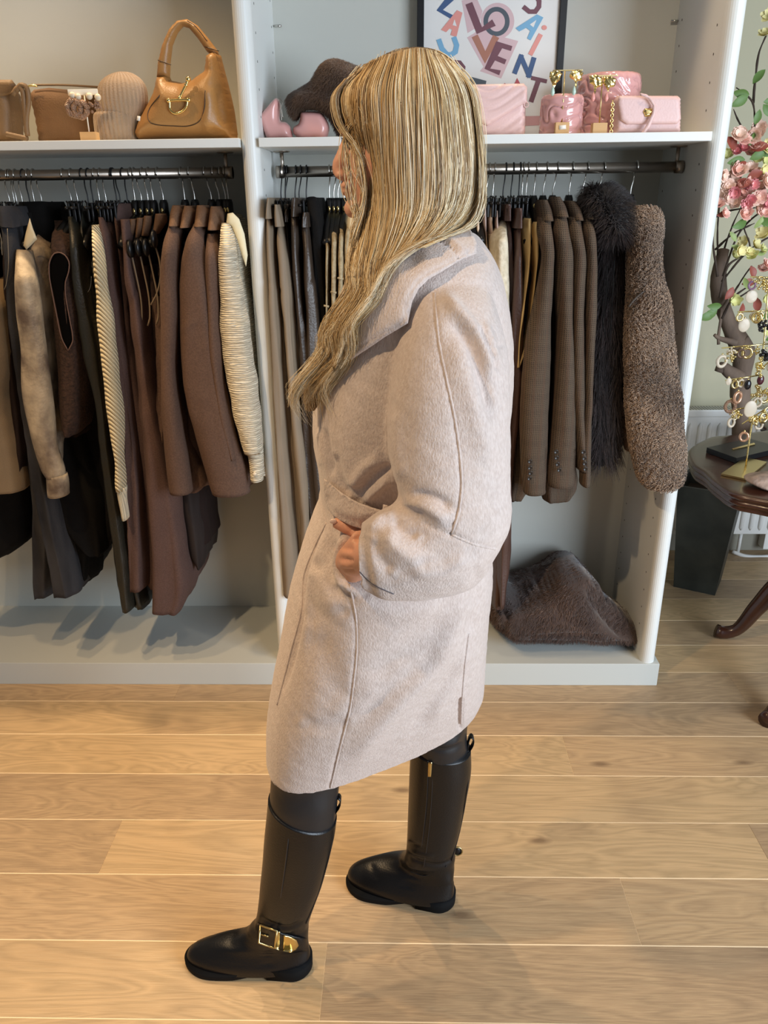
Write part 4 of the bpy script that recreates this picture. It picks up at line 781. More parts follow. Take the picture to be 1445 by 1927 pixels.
for x, y, lb in ((171, 196, 'left'), (187, 198, 'right')):
    g = thing('cluster_earring', 'short brown crystal cluster earring, %s of two beside the woven hoops' % lb, 'earring', P(x, y, 2.24))
    mb = MB()
    for k in range(9): V, F = blob(P(x, y, 2.238)+rng.normal(size=3)*[.007, .002, .007], (.0042,)*3, 8); mb.add(V, F)
    mb.build('crystals', ROSE, g); V, F = blob(P(x-3, y-15, 2.238), (.0085, .007, .0085), 14); obj('stud', V, F, PEARL, g)
stand('earring stand with a thin metal bar, left of the two by the pink vases', 2.27, (1044, 231, 1070, 252), (1063, 133), (1040, 1096), BRASS)
stand('earring stand with a thin metal bar, right of the two by the pink vases', 2.25, (1114, 232, 1141, 251), (1134, 143), (1108, 1162), BRASS)
MINT = mat('mint_stone', (190, 216, 204), .25); RST = mat('pink_stone', (232, 160, 150), .3)
for x, y, m, lb, Y in ((1045, 147, MINT, 'pale mint drop, left earring of the left stand', 2.262), (1085, 146, MINT, 'pale mint drop, right earring of the left stand', 2.262), (1121, 158, RST, 'pink drop, left earring of the right stand', 2.242), (1146, 158, RST, 'pink drop, right earring of the right stand', 2.242)):
    g = thing('leaf_earring', 'crumpled gold leaf earring with '+lb, 'earring', P(x, y, Y), 'gold leaf earrings')
    V, F = cushion([(x-10, y-12), (x+2, y-16), (x+13, y-8), (x+9, y+4), (x+2, y+8), (x-2, y+18), (x-6, y+4), (x-12, y-2)], Y, .005, 2.2, 6); V = V+normals(V, F)*(.003*vnoise(V, 260, int(x)))[:, None]; obj('gold_leaf', V, F, GOLD, g, smooth=False)
    c = P(x-5, y+24, Y); V, F = lathe(c+[0, 0, -.012], [(.0005, 0), (.004, .003), (.0055, .008), (.004, .015), (.001, .022)], 16); obj('drop', V, F, m, g)
V, F = prism([(1052, 236), (1065, 235), (1065, 243), (1052, 244)], 2.2545, .0008); obj('price_sticker', V, F, mat('tag_white', (226, 222, 214), .6), None, label='small white price sticker on the wooden base of the left stand', cat='sticker')
# ---------------- shelf, right bay ----------------
PNK = mat('blush_leather', (220, 186, 182), .42, bump=('noise', 200, .15)); PNKP = mat('pink_lacquer', (222, 164, 156), .28, coat=.3); PV = mat('pink_ceramic', (212, 160, 158), .16, coat=.6)
def pinkstand(label, poly, wire):
    t = thing('display_stand', label, 'stand', (P(poly[0][0], 252, 2.32)[0], 2.32, Z0), 'pink glasses stands')
    V, F = cushion(poly, 2.32, .030, 3.5, 13, .5, 80); obj('body', settle(V, Z0), F, PNKP, t)
    for w_ in wire: V, F = pline(w_, 2.30, .0009, 14, 6); obj('wire', V, F, STEEL, t)
pinkstand('pink folded display stand with wire glasses, beside the middle post', [(486, 214), (503, 194), (519, 178), (526, 184), (526, 205), (527, 221), (538, 224), (548, 236), (549, 256), (528, 256), (504, 256), (494, 236)], [[(526, 190), (530, 205), (532, 222)], [(526, 188), (528, 205), (530, 228)], [(525, 184), (531, 192), (529, 202)]])
pinkstand('pink rounded display stand under the brown fur hat', [(565, 205), (590, 204), (606, 208), (618, 228), (619, 242), (612, 256), (590, 256), (565, 256), (552, 246), (552, 234), (562, 226)], [])
FH = mat('fur_hat_pile', (78, 54, 36), .8, attr=((104, 76, 50), (134, 102, 70)), sheen=.4); FHB = mat('fur_hat_skin', (60, 42, 30), .9)
t = thing('fur_hat', 'dark brown faux fur bucket hat resting on the pink stand', 'hat', (P(620, 240, 2.33)[0], 2.33, Z0))
V, F = cushion([(538, 190), (546, 177), (570, 164), (586, 152), (597, 132), (612, 114), (632, 110), (655, 118), (690, 140), (706, 200), (700, 256), (640, 256), (628, 236), (612, 214), (590, 205), (570, 208), (560, 226), (548, 218)], 2.33, .07, 6, 40, .6, 90)
V = sculpt(V, normals(V, F), [([(545, 200), (580, 185), (620, 195), (660, 215)], .014, 12), ([(560, 178), (600, 172), (650, 180)], -.008, 8)]); V[:, 2] = np.maximum(V[:, 2], Z0+.001)
b = obj('hat_body', V, F, FHB, t); fur('pile', V, F, FH, b, 16000, .008, .00035, (-.3, -.2, -.3), .5, seed=12, K=3)
t = thing('quilted_clutch', 'pale pink quilted clutch with chevron stitching and pointed flap', 'bag', (P(915, 250, 2.36)[0], 2.36, Z0))
V, F = cushion([(842, 256), (844, 165), (850, 160), (986, 157), (992, 163), (992, 190), (989, 200), (988, 246), (982, 256)], 2.36, .03, 4, 12, .5); V = settle(V, Z0)
ch = [([(842, y), (917, y+42), (992, y-2)], -.004, 2.6) for y in (212, 232, 250)]
V = sculpt(V, normals(V, F), ch); obj('body', V, F, PNK, t)
V, F = cushion([(844, 172), (848, 160), (985, 157), (992, 164), (991, 192), (975, 202), (917, 237), (860, 204), (844, 192)], 2.326, .006, 3, 8, .5); V = sculpt(V, normals(V, F), [([(844, y), (917, y+40), (992, y-2)], -.003, 2.4) for y in (128, 147, 167)]+[([(846, 188), (917, 230), (989, 188)], -.002, 1.6)]); obj('flap', V, F, PNK, t)
V, F = ring_mesh(P(990, 197, 2.33), .006, .0014); obj('ring', V, F, PNK, t)
def vase(label, x0, x1, ytop, Y, sd):
    a, b = P(x0, 240, Y), P(x1, 240, Y); zt = P(x0, ytop, Y)[2]; h = zt-Z0; r = (b[0]-a[0])/2; c = ((a[0]+b[0])/2, Y+r, Z0)
    t = thing('textured_vase', label, 'vase', c, 'pink vases'); prof = [(r*.93, 0), (r*.98, h*.05)]+[(r, h*k) for k in np.linspace(.1, .92, 40)]+[(r*.97, h*.97), (r*.93, h), (r*.86, h*.99), (r*.84, h*.9), (r*.84, h*.1)]
    V, F = lathe(c, prof, 160); N = normals(V, F); n1 = vnoise(V, 110, sd, 1); n2 = vnoise(V+.004*n1[:, None], 170, sd+3, 1); q = np.abs(np.sin(n2*2.6+n1*2.2)); zz = (V[:, 2]-Z0)/h
    out = ((V[:, :2]-np.array(c[:2]))*N[:, :2]).sum(1) > 0; amp = .0075*np.clip(zz*8, 0, 1)*np.clip((1.02-zz)*8, 0, 1)*out
    V = V+N*((q**.6-.6)*amp)[:, None]; V[:, 2] = np.maximum(V[:, 2], Z0); obj('vase_body', V, F, PV, t)
vase('shorter pink ceramic vase with brain-like relief, left of two', 1023, 1100, 176, 2.27, 1); vase('taller pink ceramic vase with brain-like relief, behind the earrings', 1096, 1211, 134, 2.34, 5)
t = thing('pink_handbag', 'small pink leather bag with gold turn lock and chain strap', 'bag', (P(1215, 250, 2.28)[0], 2.28, Z0))
V, F = cushion([(1153, 256), (1154, 195), (1160, 184), (1274, 184), (1279, 190), (1278, 256)], 2.30, .026, 4, 9, .5); obj('body', settle(V, Z0), F, PNK, t)
V, F = cushion([(1162, 192), (1164, 181), (1174, 180), (1272, 181), (1279, 188), (1281, 224), (1274, 233), (1180, 234), (1168, 226)], 2.268, .004, 4, 6, .5); obj('flap', V, F, PNK, t)
V, F = cushion([(1210, 210), (1214, 204), (1228, 204), (1232, 211), (1228, 219), (1214, 220)], 2.262, .003, 2, 4); lk = obj('lock', V, F, GOLD, t); V, F = pline([(1215, 211), (1221, 212), (1227, 210)], 2.257, .0028, 8, 8); obj('turn_bar', V, F, GOLD, lk)
V, F = cushion([(1204, 175), (1216, 177), (1228, 186), (1235, 200), (1233, 218), (1222, 240), (1212, 253), (1206, 251), (1218, 232), (1227, 212), (1228, 198), (1220, 186), (1206, 180)], 2.252, .0025, 3, 3); obj('strap', V, F, PNK, t)
mb = MB()
for k in range(12):
    q = P(1153-.3*k, 192+5*k, 2.262); V, F = ring_mesh(q, .0042, .0013, n=12, yaw_=.3 if k % 2 else 1.2); mb.add(V, F)
mb.build('chain', GOLD, t)
# ---------------- folded fur throw on the wardrobe floor ----------------
FURM = mat('throw_fur', (62, 45, 38), .85, attr=((84, 63, 54), (120, 94, 80)), sheen=.4); FURB = mat('throw_base', (62, 46, 39), .9, sheen=.4)
def throw():
    poly = [(935, 1168), (918, 1150), (914, 1110), (930, 1092), (965, 1096), (1000, 1086), (1035, 1068), (1062, 1056), (1088, 1058), (1104, 1078), (1130, 1112), (1165, 1140), (1196, 1166), (1190, 1182), (1060, 1186), (960, 1184)]
    V, F = cushion(poly, 2.415, .185, 6, 46, .5, 80); N_ = normals(V, F); V = V+N_*(.012*vnoise(V, 13, 3)+.007*vnoise(V, 28, 4)+.003*vnoise(V, 60, 5))[:, None]
    V = sculpt(V, normals(V, F), [([(1086, 1062), (1120, 1110), (1160, 1160), (1200, 1200)], .02, 12), ([(1096, 1095), (1130, 1145), (1180, 1205)], -.024, 7), ([(960, 1225), (1010, 1205), (1100, 1200), (1180, 1210)], -.02, 6), ([(930, 1180), (990, 1160), (1060, 1150)], .014, 14), ([(940, 1210), (955, 1170), (945, 1130)], -.02, 6), ([(960, 1150), (1010, 1120), (1060, 1085)], -.010, 8), ([(980, 1180), (1060, 1165), (1120, 1185)], -.012, 7), ([(1040, 1130), (1100, 1120)], .010, 10)])
    V[:, 2] = np.maximum(V[:, 2], ZP+.002); V[:, 1] = np.clip(V[:, 1], YF+.02, YB-.012); return V, F
V, F = throw()
t = obj('fur_throw', V, F, FURB, None, label='brown faux fur throw folded on the floor of the right bay', cat='blanket')
fur('pile', V, F, FURM, t, 20000, .012, .0008, (-.3, -.2, -.5), .45, seed=8, K=3)
# ---------------- right corner: radiator, cabinet, planter tree, table ----------------
RW = mat('radiator_white', (232, 232, 228), .4); YW = 3.3
rx0 = P(1270, 800, 3.2)[0]; zt = P(1300, 772, 3.2)[2]; zb = P(1400, 1008, 3.2)[2]
t = thing('radiator', 'white ribbed panel radiator on the wall behind the tree', 'radiator', (rx0+.4, 3.24, zb))
mb = MB(); mb.box((rx0, 3.215, zb), (rx0+1.1, 3.25, zt-.03), .004); mb.build('panel', RW, t, smooth=False)
mb = MB(); mb.box((rx0, 3.20, zt-.03), (rx0+1.1, 3.27, zt), .004); mb.build('top_grille', RW, t, smooth=False)
sl = MB()
for k in range(90): x = rx0+.01+k*.012; sl.box((x, 3.205, zt), (x+.006, 3.262, zt+.0012))
sl.build('grille_slots', mat('grille_grey', (150, 150, 140), .6), t, kind='stuff', smooth=False)
for k in range(26):
    x = rx0+.03+k*.0415; V, F = loft_world([((x, 3.213, zb+.02), .002, .001), ((x, 3.213, zb+.035), .010, .007), ((x, 3.213, zt-.075), .010, .007), ((x, 3.213, zt-.06), .002, .001)], 10); obj('rib', V, F, RW, t)
V, F = tube(catmull([P(1378, 1038, 3.24), P(1400, 1046, 3.22), P(1430, 1048, 3.22), P(1460, 1046, 3.22)], 16), .009, 10); obj('heating_pipe', V, F, RW, None, label='white heating pipe running along the floor below the radiator', cat='pipe')
for x in (1300, 1395):
    q = P(x, 1000, 3.24); V, F = tube([(q[0], 3.24, zb+.005), (q[0], 3.24, .0)], .008, 10); obj('pipe', V, F, RW, t)
cx0 = PZ(1433, 1045, 0); V = MB().box((cx0[0], cx0[1], .03), (cx0[0]+.5, cx0[1]+.35, P(1436, 985, cx0[1])[2]), .003); V.build('cabinet', RW, None, label='white cabinet at the far right edge behind the table', cat='cabinet', smooth=False)
# planter
ZINC = mat('dark_zinc', (58, 60, 54), .5, .2, bump=('noise', 14, .3), var=((36, 40, 36), 7, 'noise'))
c = PZ(1345, 1121, 0); l = PZ(1267, 1104, 0); t = thing('planter', 'tall tapered dark zinc planter holding the blossom tree', 'planter', (c[0], c[1]+.15, 0))
A = np.array([l[0], l[1]]); B = np.array([c[0], c[1]]); w_ = B-A; dd = np.array([-w_[1], w_[0]]); D_ = A+dd; C_ = B+dd; cen = (A+B+C_+D_)/4; zt_ = .46
def rg(s, z): return [(*(cen+(p-cen)*s), z) for p in (A, B, C_, D_)]
V = rg(1, 0)+rg(1.42, zt_)+rg(1.30, zt_)+rg(1.25, zt_-.06); F = [(3, 2, 1, 0)]+[(i*4+k, i*4+(k+1) % 4, i*4+4+(k+1) % 4, i*4+4+k) for i in range(3) for k in range(4)]
obj('pot', V, F, ZINC, t, smooth=False); obj('soil', rg(1.255, zt_-.055), [(0, 1, 2, 3)], mat('soil', (44, 34, 26), .95), t, smooth=False)
# tree
BARK = mat('driftwood_bark', (132, 112, 96), .85, bump=('noise', 40, .8, (1, 1, .3)), var=((92, 76, 64), 12, 'noise', (1, 1, .3))); TWIG = mat('twig', (62, 48, 38), .8); LEAF = mat('leaf_green', (96, 128, 62), .5); LEAFR = mat('leaf_red', (150, 74, 58), .5); LEAFP = mat('leaf_pale', (150, 168, 100), .5)
YT = 2.95; tr = thing('blossom_tree', 'blossom tree with a bare driftwood trunk and pink and cream flowers', 'tree', (cen[0], cen[1], zt_-.05))
pts = catmull([P(1390, 900, YT), P(1396, 800, YT), P(1394, 720, YT), P(1398, 670, YT), P(1382, 630, YT), P(1364, 590, YT), P(1354, 560, YT-.02), P(1352, 520, YT-.02), P(1362, 470, YT)], 60)
rr = np.interp(np.linspace(0, 1, 60), [0, .3, .45, .55, .62, .75, 1], [.038, .036, .034, .042, .034, .028, .02]); V, F = tube(pts, rr, 22); V = V+normals(V, F)*(.004*vnoise(V, 26, 1)+.002*vnoise(V, 80, 2))[:, None]; obj('trunk', V, F, BARK, tr)
for p_, r_ in (([(1392, 712), (1372, 700), (1358, 690), (1352, 700)], (.03, .016)), ([(1385, 645), (1365, 640), (1352, 636), (1344, 630)], (.014, .006)), ([(1352, 648), (1352, 630), (1356, 600), (1356, 560), (1348, 520)], (.006, .004)), ([(1395, 660), (1404, 640), (1402, 636)], (.02, .012))):
    q = catmull([P(x, y, YT-.03) for x, y in p_], 16); V, F = tube(q, np.linspace(r_[0], r_[1], 16), 12); obj('branch_stub', V, F, BARK, tr)
g = np.random.default_rng(5)
br = [[(1352, 560), (1360, 480), (1380, 420), (1400, 380)], [(1355, 540), (1350, 460), (1352, 400), (1360, 340)], [(1358, 530), (1400, 480), (1440, 450), (1470, 440)], [(1360, 520), (1390, 440), (1430, 400), (1480, 380)], [(1424, 300), (1420, 240), (1417, 195), (1400, 175), (1385, 165)],
      [(1417, 195), (1421, 150), (1428, 100), (1440, 70), (1450, 50)], [(1405, 280), (1400, 250), (1388, 225), (1380, 205)], [(1354, 560), (1370, 500), (1410, 470), (1400, 430)], [(1350, 520), (1340, 440), (1345, 360)], [(1400, 380), (1415, 340), (1424, 300)], [(1425, 330), (1440, 322), (1470, 318)],
      [(1375, 560), (1400, 520), (1415, 500)], [(1358, 600), (1380, 560), (1425, 530), (1460, 520)], [(1340, 410), (1380, 395), (1440, 390)], [(1345, 470), (1380, 440), (1420, 420)], [(1360, 575), (1390, 560), (1420, 540)], [(1360, 380), (1385, 350), (1400, 320)]]
for i, b_ in enumerate(br):
    yy = YT-.06+g.uniform(-.06, .08); q = catmull([P(x, y, yy) for x, y in b_], 22); V, F = tube(q, np.linspace(.0045, .0022, 22), 7); V = V+normals(V, F)*(.0012*vnoise(V, 120, i))[:, None]; obj('branch', V, F, TWIG, tr)
def flower_mesh(m, npet, r, cup, layers, seed):
    g_ = np.random.default_rng(seed); V, F = [], []
    for ly in range(layers):
        for k in range(npet):
            a = 6.283*k/npet+ly*.5+g_.uniform(-.15, .15); rr_ = r*(1-.22*ly)*g_.uniform(.85, 1.1); cu = cup+.35*ly; n0 = len(V); ca, sa = math.cos(a), math.sin(a)
            for i in range(5):
                s = i/4; wd = rr_*.42*math.sin(math.pi*min(1, .12+s*.8))*1.1; rad = rr_*s; up = rr_*cu*s*s+.02*ly*r
                for j in (-1, 0, 1): x = rad*ca-j*wd*sa; y = rad*sa+j*wd*ca; V.append((x, y, up+abs(j)*wd*.25+g_.uniform(-.03, .03)*r))
            for i in range(4):
                for j in range(2): q = n0+i*3+j; F.append((q, q+1, q+4, q+3))
    return mesh_from('flower', V, F, m)
FM = [flower_mesh(mat('petal_pink', (255, 212, 198), .6), 9, .023, .5, 3, 1), flower_mesh(mat('petal_rose', (246, 172, 174), .6), 9, .019, .8, 3, 2), flower_mesh(mat('petal_peach', (255, 224, 206), .6), 10, .024, .35, 3, 3), flower_mesh(mat('petal_cream', (246, 234, 170), .6), 5, .024, .5, 2, 4), flower_mesh(mat('petal_palegreen', (222, 220, 150), .6), 5, .022, .6, 2, 5)]
def put(nm, me, q, s, rot):
    o = bpy.data.objects.new(nm, me); link(o, tr); o.location = Vector(q-ORG[tr.name]); o.scale = (s,)*3; o.rotation_euler = rot
fl_pts = [(1390, 252, 2), (1408, 262, 0), (1428, 243, 2), (1398, 280, 1), (1415, 285, 0), (1376, 310, 0), (1392, 325, 2), (1412, 318, 2), (1425, 335, 0), (1380, 345, 2), (1395, 362, 0), (1370, 372, 2), (1385, 380, 2), (1410, 355, 1), (1412, 375, 1), (1430, 370, 0), (1425, 390, 2), (1442, 385, 1), (1362, 402, 0), (1398, 405, 0), (1440, 400, 0),
          (1445, 352, 2), (1400, 455, 3), (1392, 470, 3), (1408, 475, 3), (1380, 482, 4), (1414, 482, 4), (1438, 440, 3), (1432, 470, 4), (1370, 290, 4), (1440, 300, 4), (1440, 320, 3), (1445, 280, 3), (1440, 65, 3), (1448, 30, 3), (1425, 300, 4), (1445, 500, 0), (1420, 460, 3), (1356, 365, 2), (1350, 385, 0), (1368, 350, 2), (1442, 560, 4), (1385, 565, 4), (1375, 560, 4), (1442, 620, 4), (1404, 345, 0), (1384, 362, 1), (1436, 352, 2), (1360, 330, 2), (1450, 260, 4)]
fl_pts += [(x+g.uniform(-14, 12), y+g.uniform(-14, 14), k) for x, y, k in fl_pts if k < 3 and x+2 > 1372 and y > 240]
for i, (x, y, k) in enumerate(fl_pts):
    yy = YT-.11+g.uniform(-.03, .03); put('blossom', FM[k], P(x, y, yy), g.uniform(.8, 1.15), (math.radians(70+g.uniform(-35, 35)), g.uniform(-.5, .5), g.uniform(-.8, .8)))
def leaf_mesh(m, L, W):
    V, F = [], []
    for i in range(7):
        s = i/6; wd = W*math.sin(math.pi*s)**.8*(1-.25*s)+.0002
        for j in (-1, 0, 1): V.append((L*s, j*wd, .12*L*math.sin(s*2.5)+abs(j)*wd*.35))
    for i in range(6):
        for j in range(2): q = i*3+j; F.append((q, q+1, q+4, q+3))
    return mesh_from('leaf', V, F, m)
LM = [leaf_mesh(LEAF, .055, .016), leaf_mesh(LEAFR, .05, .016), leaf_mesh(LEAFP, .05, .012)]
for x, y, k, a in ((1416, 158, 0, 50), (1410, 178, 0, 170), (1408, 180, 0, 210), (1436, 192, 0, 10), (1436, 196, 0, -50), (1410, 300, 0, 30), (1430, 290, 0, 10), (1402, 300, 0, 190), (1412, 282, 1, 10), (1384, 282, 1, 140), (1405, 305, 1, 200), (1405, 335, 1, 20), (1380, 350, 1, 10), (1392, 470, 2, 160), (1385, 455, 2, 130), (1425, 560, 1, -80), (1418, 430, 2, 60), (1405, 415, 0, 200),
                   (1400, 522, 2, -60), (1412, 500, 1, -70), (1358, 575, 0, 180), (1350, 582, 0, 215), (1345, 590, 0, 200), (1395, 535, 1, 10), (1398, 570, 1, 250), (1440, 640, 0, 20), (1436, 600, 0, 60), (1445, 470, 2, 190), (1380, 540, 1, 240), (1408, 275, 0, 70), (1420, 235, 0, 80), (1370, 395, 1, 200), (1350, 340, 0, 120), (1430, 410, 0, -30)):
    put('leaf', LM[k], P(x, y, YT-.12), g.uniform(.8, 1.2), (math.radians(90)+g.uniform(-.4, .4), -math.radians(a), g.uniform(-.3, .3)))
# table
MAH = mat('mahogany', (50, 27, 19), .26, coat=.25, bump=('noise', 8, .05, (1, 6, 1)), var=((70, 38, 25), 5, 'noise', (1, 5, 1)))
ZTB = .72; rim = [(1445, 808), (1402, 814), (1365, 818), (1339, 820.5), (1324, 827), (1306, 836), (1295, 846), (1293, 855), (1298, 867), (1306, 877), (1324, 888), (1337, 901), (1350, 911), (1365, 922), (1389, 932), (1415, 937), (1445, 943)]
R_ = [PZ(x, y, ZTB)[:2] for x, y in rim]; cc = np.array([1.52, 2.42]); a1 = math.atan2(*(R_[-1]-cc)[::-1]); a0 = math.atan2(*(R_[0]-cc)[::-1])
arc = [cc+np.array([math.cos(a), math.sin(a)])*(.55+.03*math.cos(8*a)) for a in np.linspace(a1+.15, a0+0-.15, 22)]
R_ = np.array(R_+arc); Rs = catmull(np.vstack([R_, R_[:1]]), 141)[:-1]; nr_ = len(Rs)
t = thing('pedestal_table', 'dark polished wooden pedestal table with a scalloped moulded top', 'table', (cc[0], cc[1], 0)); tn = np.roll(Rs, -1, 0)-np.roll(Rs, 1, 0); tn /= np.linalg.norm(tn, axis=1)[:, None]; nn = np.stack([tn[:, 1], -tn[:, 0]], 1)
if ((Rs-cc)*nn).sum() < 0: nn = -nn
prof = [(-.03, 0), (-.012, 0), (-.004, -.002), (0, -.008), (-.002, -.015), (-.012, -.018), (-.008, -.024), (-.004, -.03), (-.010, -.037), (-.018, -.040), (-.012, -.046), (-.014, -.052), (-.03, -.056), (-.05, -.058)]
V = np.concatenate([np.column_stack([Rs+nn*o_, np.full(nr_, ZTB+z_)]) for o_, z_ in prof]); F = [[i*nr_+k, (i+1)*nr_+k, (i+1)*nr_+(k+1) % nr_, i*nr_+(k+1) % nr_] for i in range(len(prof)-1) for k in range(nr_)]+[list(range(nr_)), [(len(prof)-1)*nr_+k for k in range(nr_)][::-1]]
obj('tabletop', V, F, MAH, t)
V, F = lathe((cc[0], cc[1], 0), [(.05, .20), (.07, .22), (.075, .27), (.045, .32), (.05, .42), (.07, .50), (.05, .58), (.09, .64), (.14, ZTB-.058)], 40); obj('pedestal', V, F, MAH, t)
f1 = PZ(1345, 1198, 0); f2 = PZ(1440, 1368, 0)
for f_, nm in ((f1, 0), (f2, 1), ((cc*2-f1[:2]), 2), ((cc*2-f2[:2]), 3)):
    f2d = np.array(f_[:2]); d_ = f2d-cc; ln = np.linalg.norm(d_); d_ /= ln
    pr = [(0.05, .24), (ln*.45, .26), (ln*.65, .15), (ln*.8, .045), (ln*.92, .022), (ln*1.0, .026)] ; q = catmull([(*(cc+d_*a), z) for a, z in pr], 26)
    V, F = tube(q, np.interp(np.linspace(0, 1, 26), [0, .5, .85, 1], [.04, .032, .022, .026]), 14); V[:, 2] = np.maximum(V[:, 2], .001); obj('foot', V, F, MAH, t)
# things on the table
zt2 = ZTB+.001
def quad_box(nm, c4, z0, h, m, parent=None, **k):
    B = [PZ(x, y, z0+h)[:2] for x, y in c4]; V = [(*b, z0) for b in B]+[(*b, z0+h) for b in B]; return obj(nm, V, [(3, 2, 1, 0), (4, 5, 6, 7), (0, 1, 5, 4), (1, 2, 6, 5), (2, 3, 7, 6), (3, 0, 4, 7)], m, parent, smooth=False, **k)
BLT = mat('black_tray', (22, 22, 24), .35)
t = thing('jewellery_box', 'flat black box with a thin gold bar, behind the brass base', 'box', PZ(1395, 850, zt2)); quad_box('box', [(1330, 842), (1386, 862), (1470, 842), (1410, 825)], zt2, .018, BLT, t); quad_box('gold_bar', [(1377, 844), (1380, 846), (1421, 836), (1419, 833)], zt2+.018, .003, GOLD, t)
STN = mat('grey_rose_stone', (132, 116, 106), .8, bump=('noise', 60, 1.0), var=((186, 160, 144), 26, 'noise')); q = PZ(1435, 915, zt2); V, F = blob(q+[.03, 0, .018], (.085, .06, .020), 36, .18, 3); V[:, 2] = np.maximum(V[:, 2], zt2); obj('stone_slab', V, F, STN, None, label='rough grey and rose stone slab at the table edge', cat='stone', smooth=False)
js = thing('jewellery_stand', 'gold jewellery tree with tiers of bars on a square brass base', 'stand', PZ(1400, 880, zt2)); quad_box('brass_base', [(1357, 891), (1404, 901), (1443, 869), (1402, 860)], zt2, .006, BRASS, js)
YJ = PZ(1403, 880, zt2)[1]; V, F = tube(catmull([P(1403, 879, YJ), P(1412, 815, YJ), P(1428, 720, YJ), P(1438, 640, YJ), P(1444, 560, YJ), P(1450, 500, YJ)], 20), .0028, 10); obj('post', V, F, GOLD, js)
bars = [((1412, 521), (1470, 523)), ((1388, 587), (1460, 584)), ((1358, 655), (1470, 645)), ((1365, 716), (1430, 706)), ((1373, 772), (1412, 766)), ((1425, 700), (1470, 660)), ((1412, 750), (1470, 715)), ((1396, 798), (1470, 750))]
for a, b in bars: V, F = tube([P(*a, YJ-.01), P(*b, YJ-.02)], .0022, 8); obj('bar', V, F, GOLD, js)
IVP = mat('ivory_shell', (204, 190, 168), .4); BLK = mat('black_bead', (26, 22, 24), .2); MVP = mat('mauve_bead', (136, 104, 128), .35)
ear = [('ring', 1374, 765, 13, ROSE, 'woven rose ring earring, low left on the gold stand'), ('ring', 1376, 795, 10, IVP, 'ivory ring earring hanging lowest on the left'), ('ring', 1388, 748, 12, mat('rose_gold', (206, 160, 130), .3, .6), 'thin beaded teardrop earring beside the woven ring'), ('ring', 1358, 680, 12, IVP, 'pearl oval hoop at the left end of the third tier'),
       ('disc', 1414, 558, 11, IVP, 'round ivory and gold disc earring under the top tier'), ('ring', 1415, 537, 8, MVP, 'mauve bead ring earring on the top tier'), ('disc', 1400, 612, 12, IVP, 'shell-edged pale earring on the second tier'), ('ring', 1392, 597, 8, GOLD, 'twisted gold earring, left end of second tier'), ('ring', 1424, 598, 10, GOLD, 'gold loop earring, middle of second tier'),
       ('cluster', 1433, 615, 11, BLK, 'black and gold bead earring on the second tier'), ('ring', 1395, 665, 9, mat('tiger', (96, 70, 52), .4, bump=('noise', 90, .6)), 'dark speckled ring earring on the third tier'), ('ring', 1406, 664, 11, GOLD, 'gold hoop earring on the third tier'), ('cluster', 1376, 672, 9, BRASS, 'gold flower drop earring on the third tier'), ('cluster', 1440, 670, 13, BLK, 'large black bead cluster earring on the right'),
       ('drop', 1407, 724, 9, BLK, 'dark oval stone earring on the fourth tier'), ('drop', 1431, 715, 9, mat('garnet', (74, 32, 40), .15), 'dark red stone earring near the post'), ('disc', 1371, 718, 7, IVP, 'small cream stud at the left of the fourth tier'), ('cluster', 1430, 692, 12, GOLD, 'gold leaf cluster on the upper diagonal bar'), ('cluster', 1425, 735, 11, BRASS, 'spiky gold cluster on the middle diagonal bar'), ('disc', 1412, 770, 12, IVP, 'long white shell earring in front of the post'),
       ('ring', 1425, 757, 10, IVP, 'ivory fan hoop behind the white shell'), ('ring', 1438, 748, 11, GOLD, 'gold fan hoop on the middle diagonal bar'), ('cluster', 1418, 790, 12, GOLD, 'crumpled gold earring, low on the post'), ('ring', 1437, 786, 11, GOLD, 'gold coil earring at the lower right'), ('ring', 1400, 822, 10, mat('rose_gold', (206, 160, 130), .3, .6), 'rose gold oval hoop hanging lowest by the post'), ('ring', 1428, 800, 9, IVP, 'small pearly ring earring at the lower right'), ('cluster', 1442, 540, 10, GOLD, 'gold chain tassel on the top tier, at the photo edge')]
for q_ in range(22):
    a_, b_ = bars[q_ % len(bars)]; s_ = g.uniform(.15, .7); x_ = a_[0]+(b_[0]-a_[0])*s_; y_ = a_[1]+(b_[1]-a_[1])*s_
    ear.append((('cluster', 'ring')[q_ % 2], x_, y_+10, g.uniform(6, 9), (GOLD, BRASS, IVP)[q_ % 3], 'small bead or hoop earring crowded among others on the gold stand'))
for k_, x, y, r, m, lab in ear:
    yy = YJ-.02-g.uniform(0, .02); q = P(x, y, yy); s = r*yy/1450*1.05; o_ = thing('earring', lab, 'earring', q, 'earrings on the gold stand'); sx = g.uniform(.7, 1.0)
    if k_ == 'ring': V, F = ring_mesh(q, s*.78, s*.24, n=26, sx=sx, yaw_=g.uniform(-.5, .5)); V = V+normals(V, F)*(.0007*vnoise(V, 500, int(x), 1))[:, None]; obj('hoop', V, F, m, o_)
    elif k_ == 'disc': V, F = blob(q, (s*sx, .003, s*(1.3 if y > 765 else 1)), 22); V = V+normals(V, F)*(.0006*vnoise(V, 600, int(y), 1))[:, None]; obj('disc', V, F, m, o_)
    elif k_ == 'drop': V, F = blob(q, (s*.7, .006, s), 18); obj('stone', V, F, m, o_)
    else:
        mb = MB()
        for _ in range(16): V, F = blob(q+g.normal(size=3)*[s*.45, .004, s*.45], (s*.26,)*3, 8); mb.add(V, F)
        mb.build('beads', m, o_)
    hz = q+np.array([0, .002, s*1.05]); V, F = blob(hz, (.0032, .0025, .0032), 8); obj('stud', V, F, GOLD, o_)
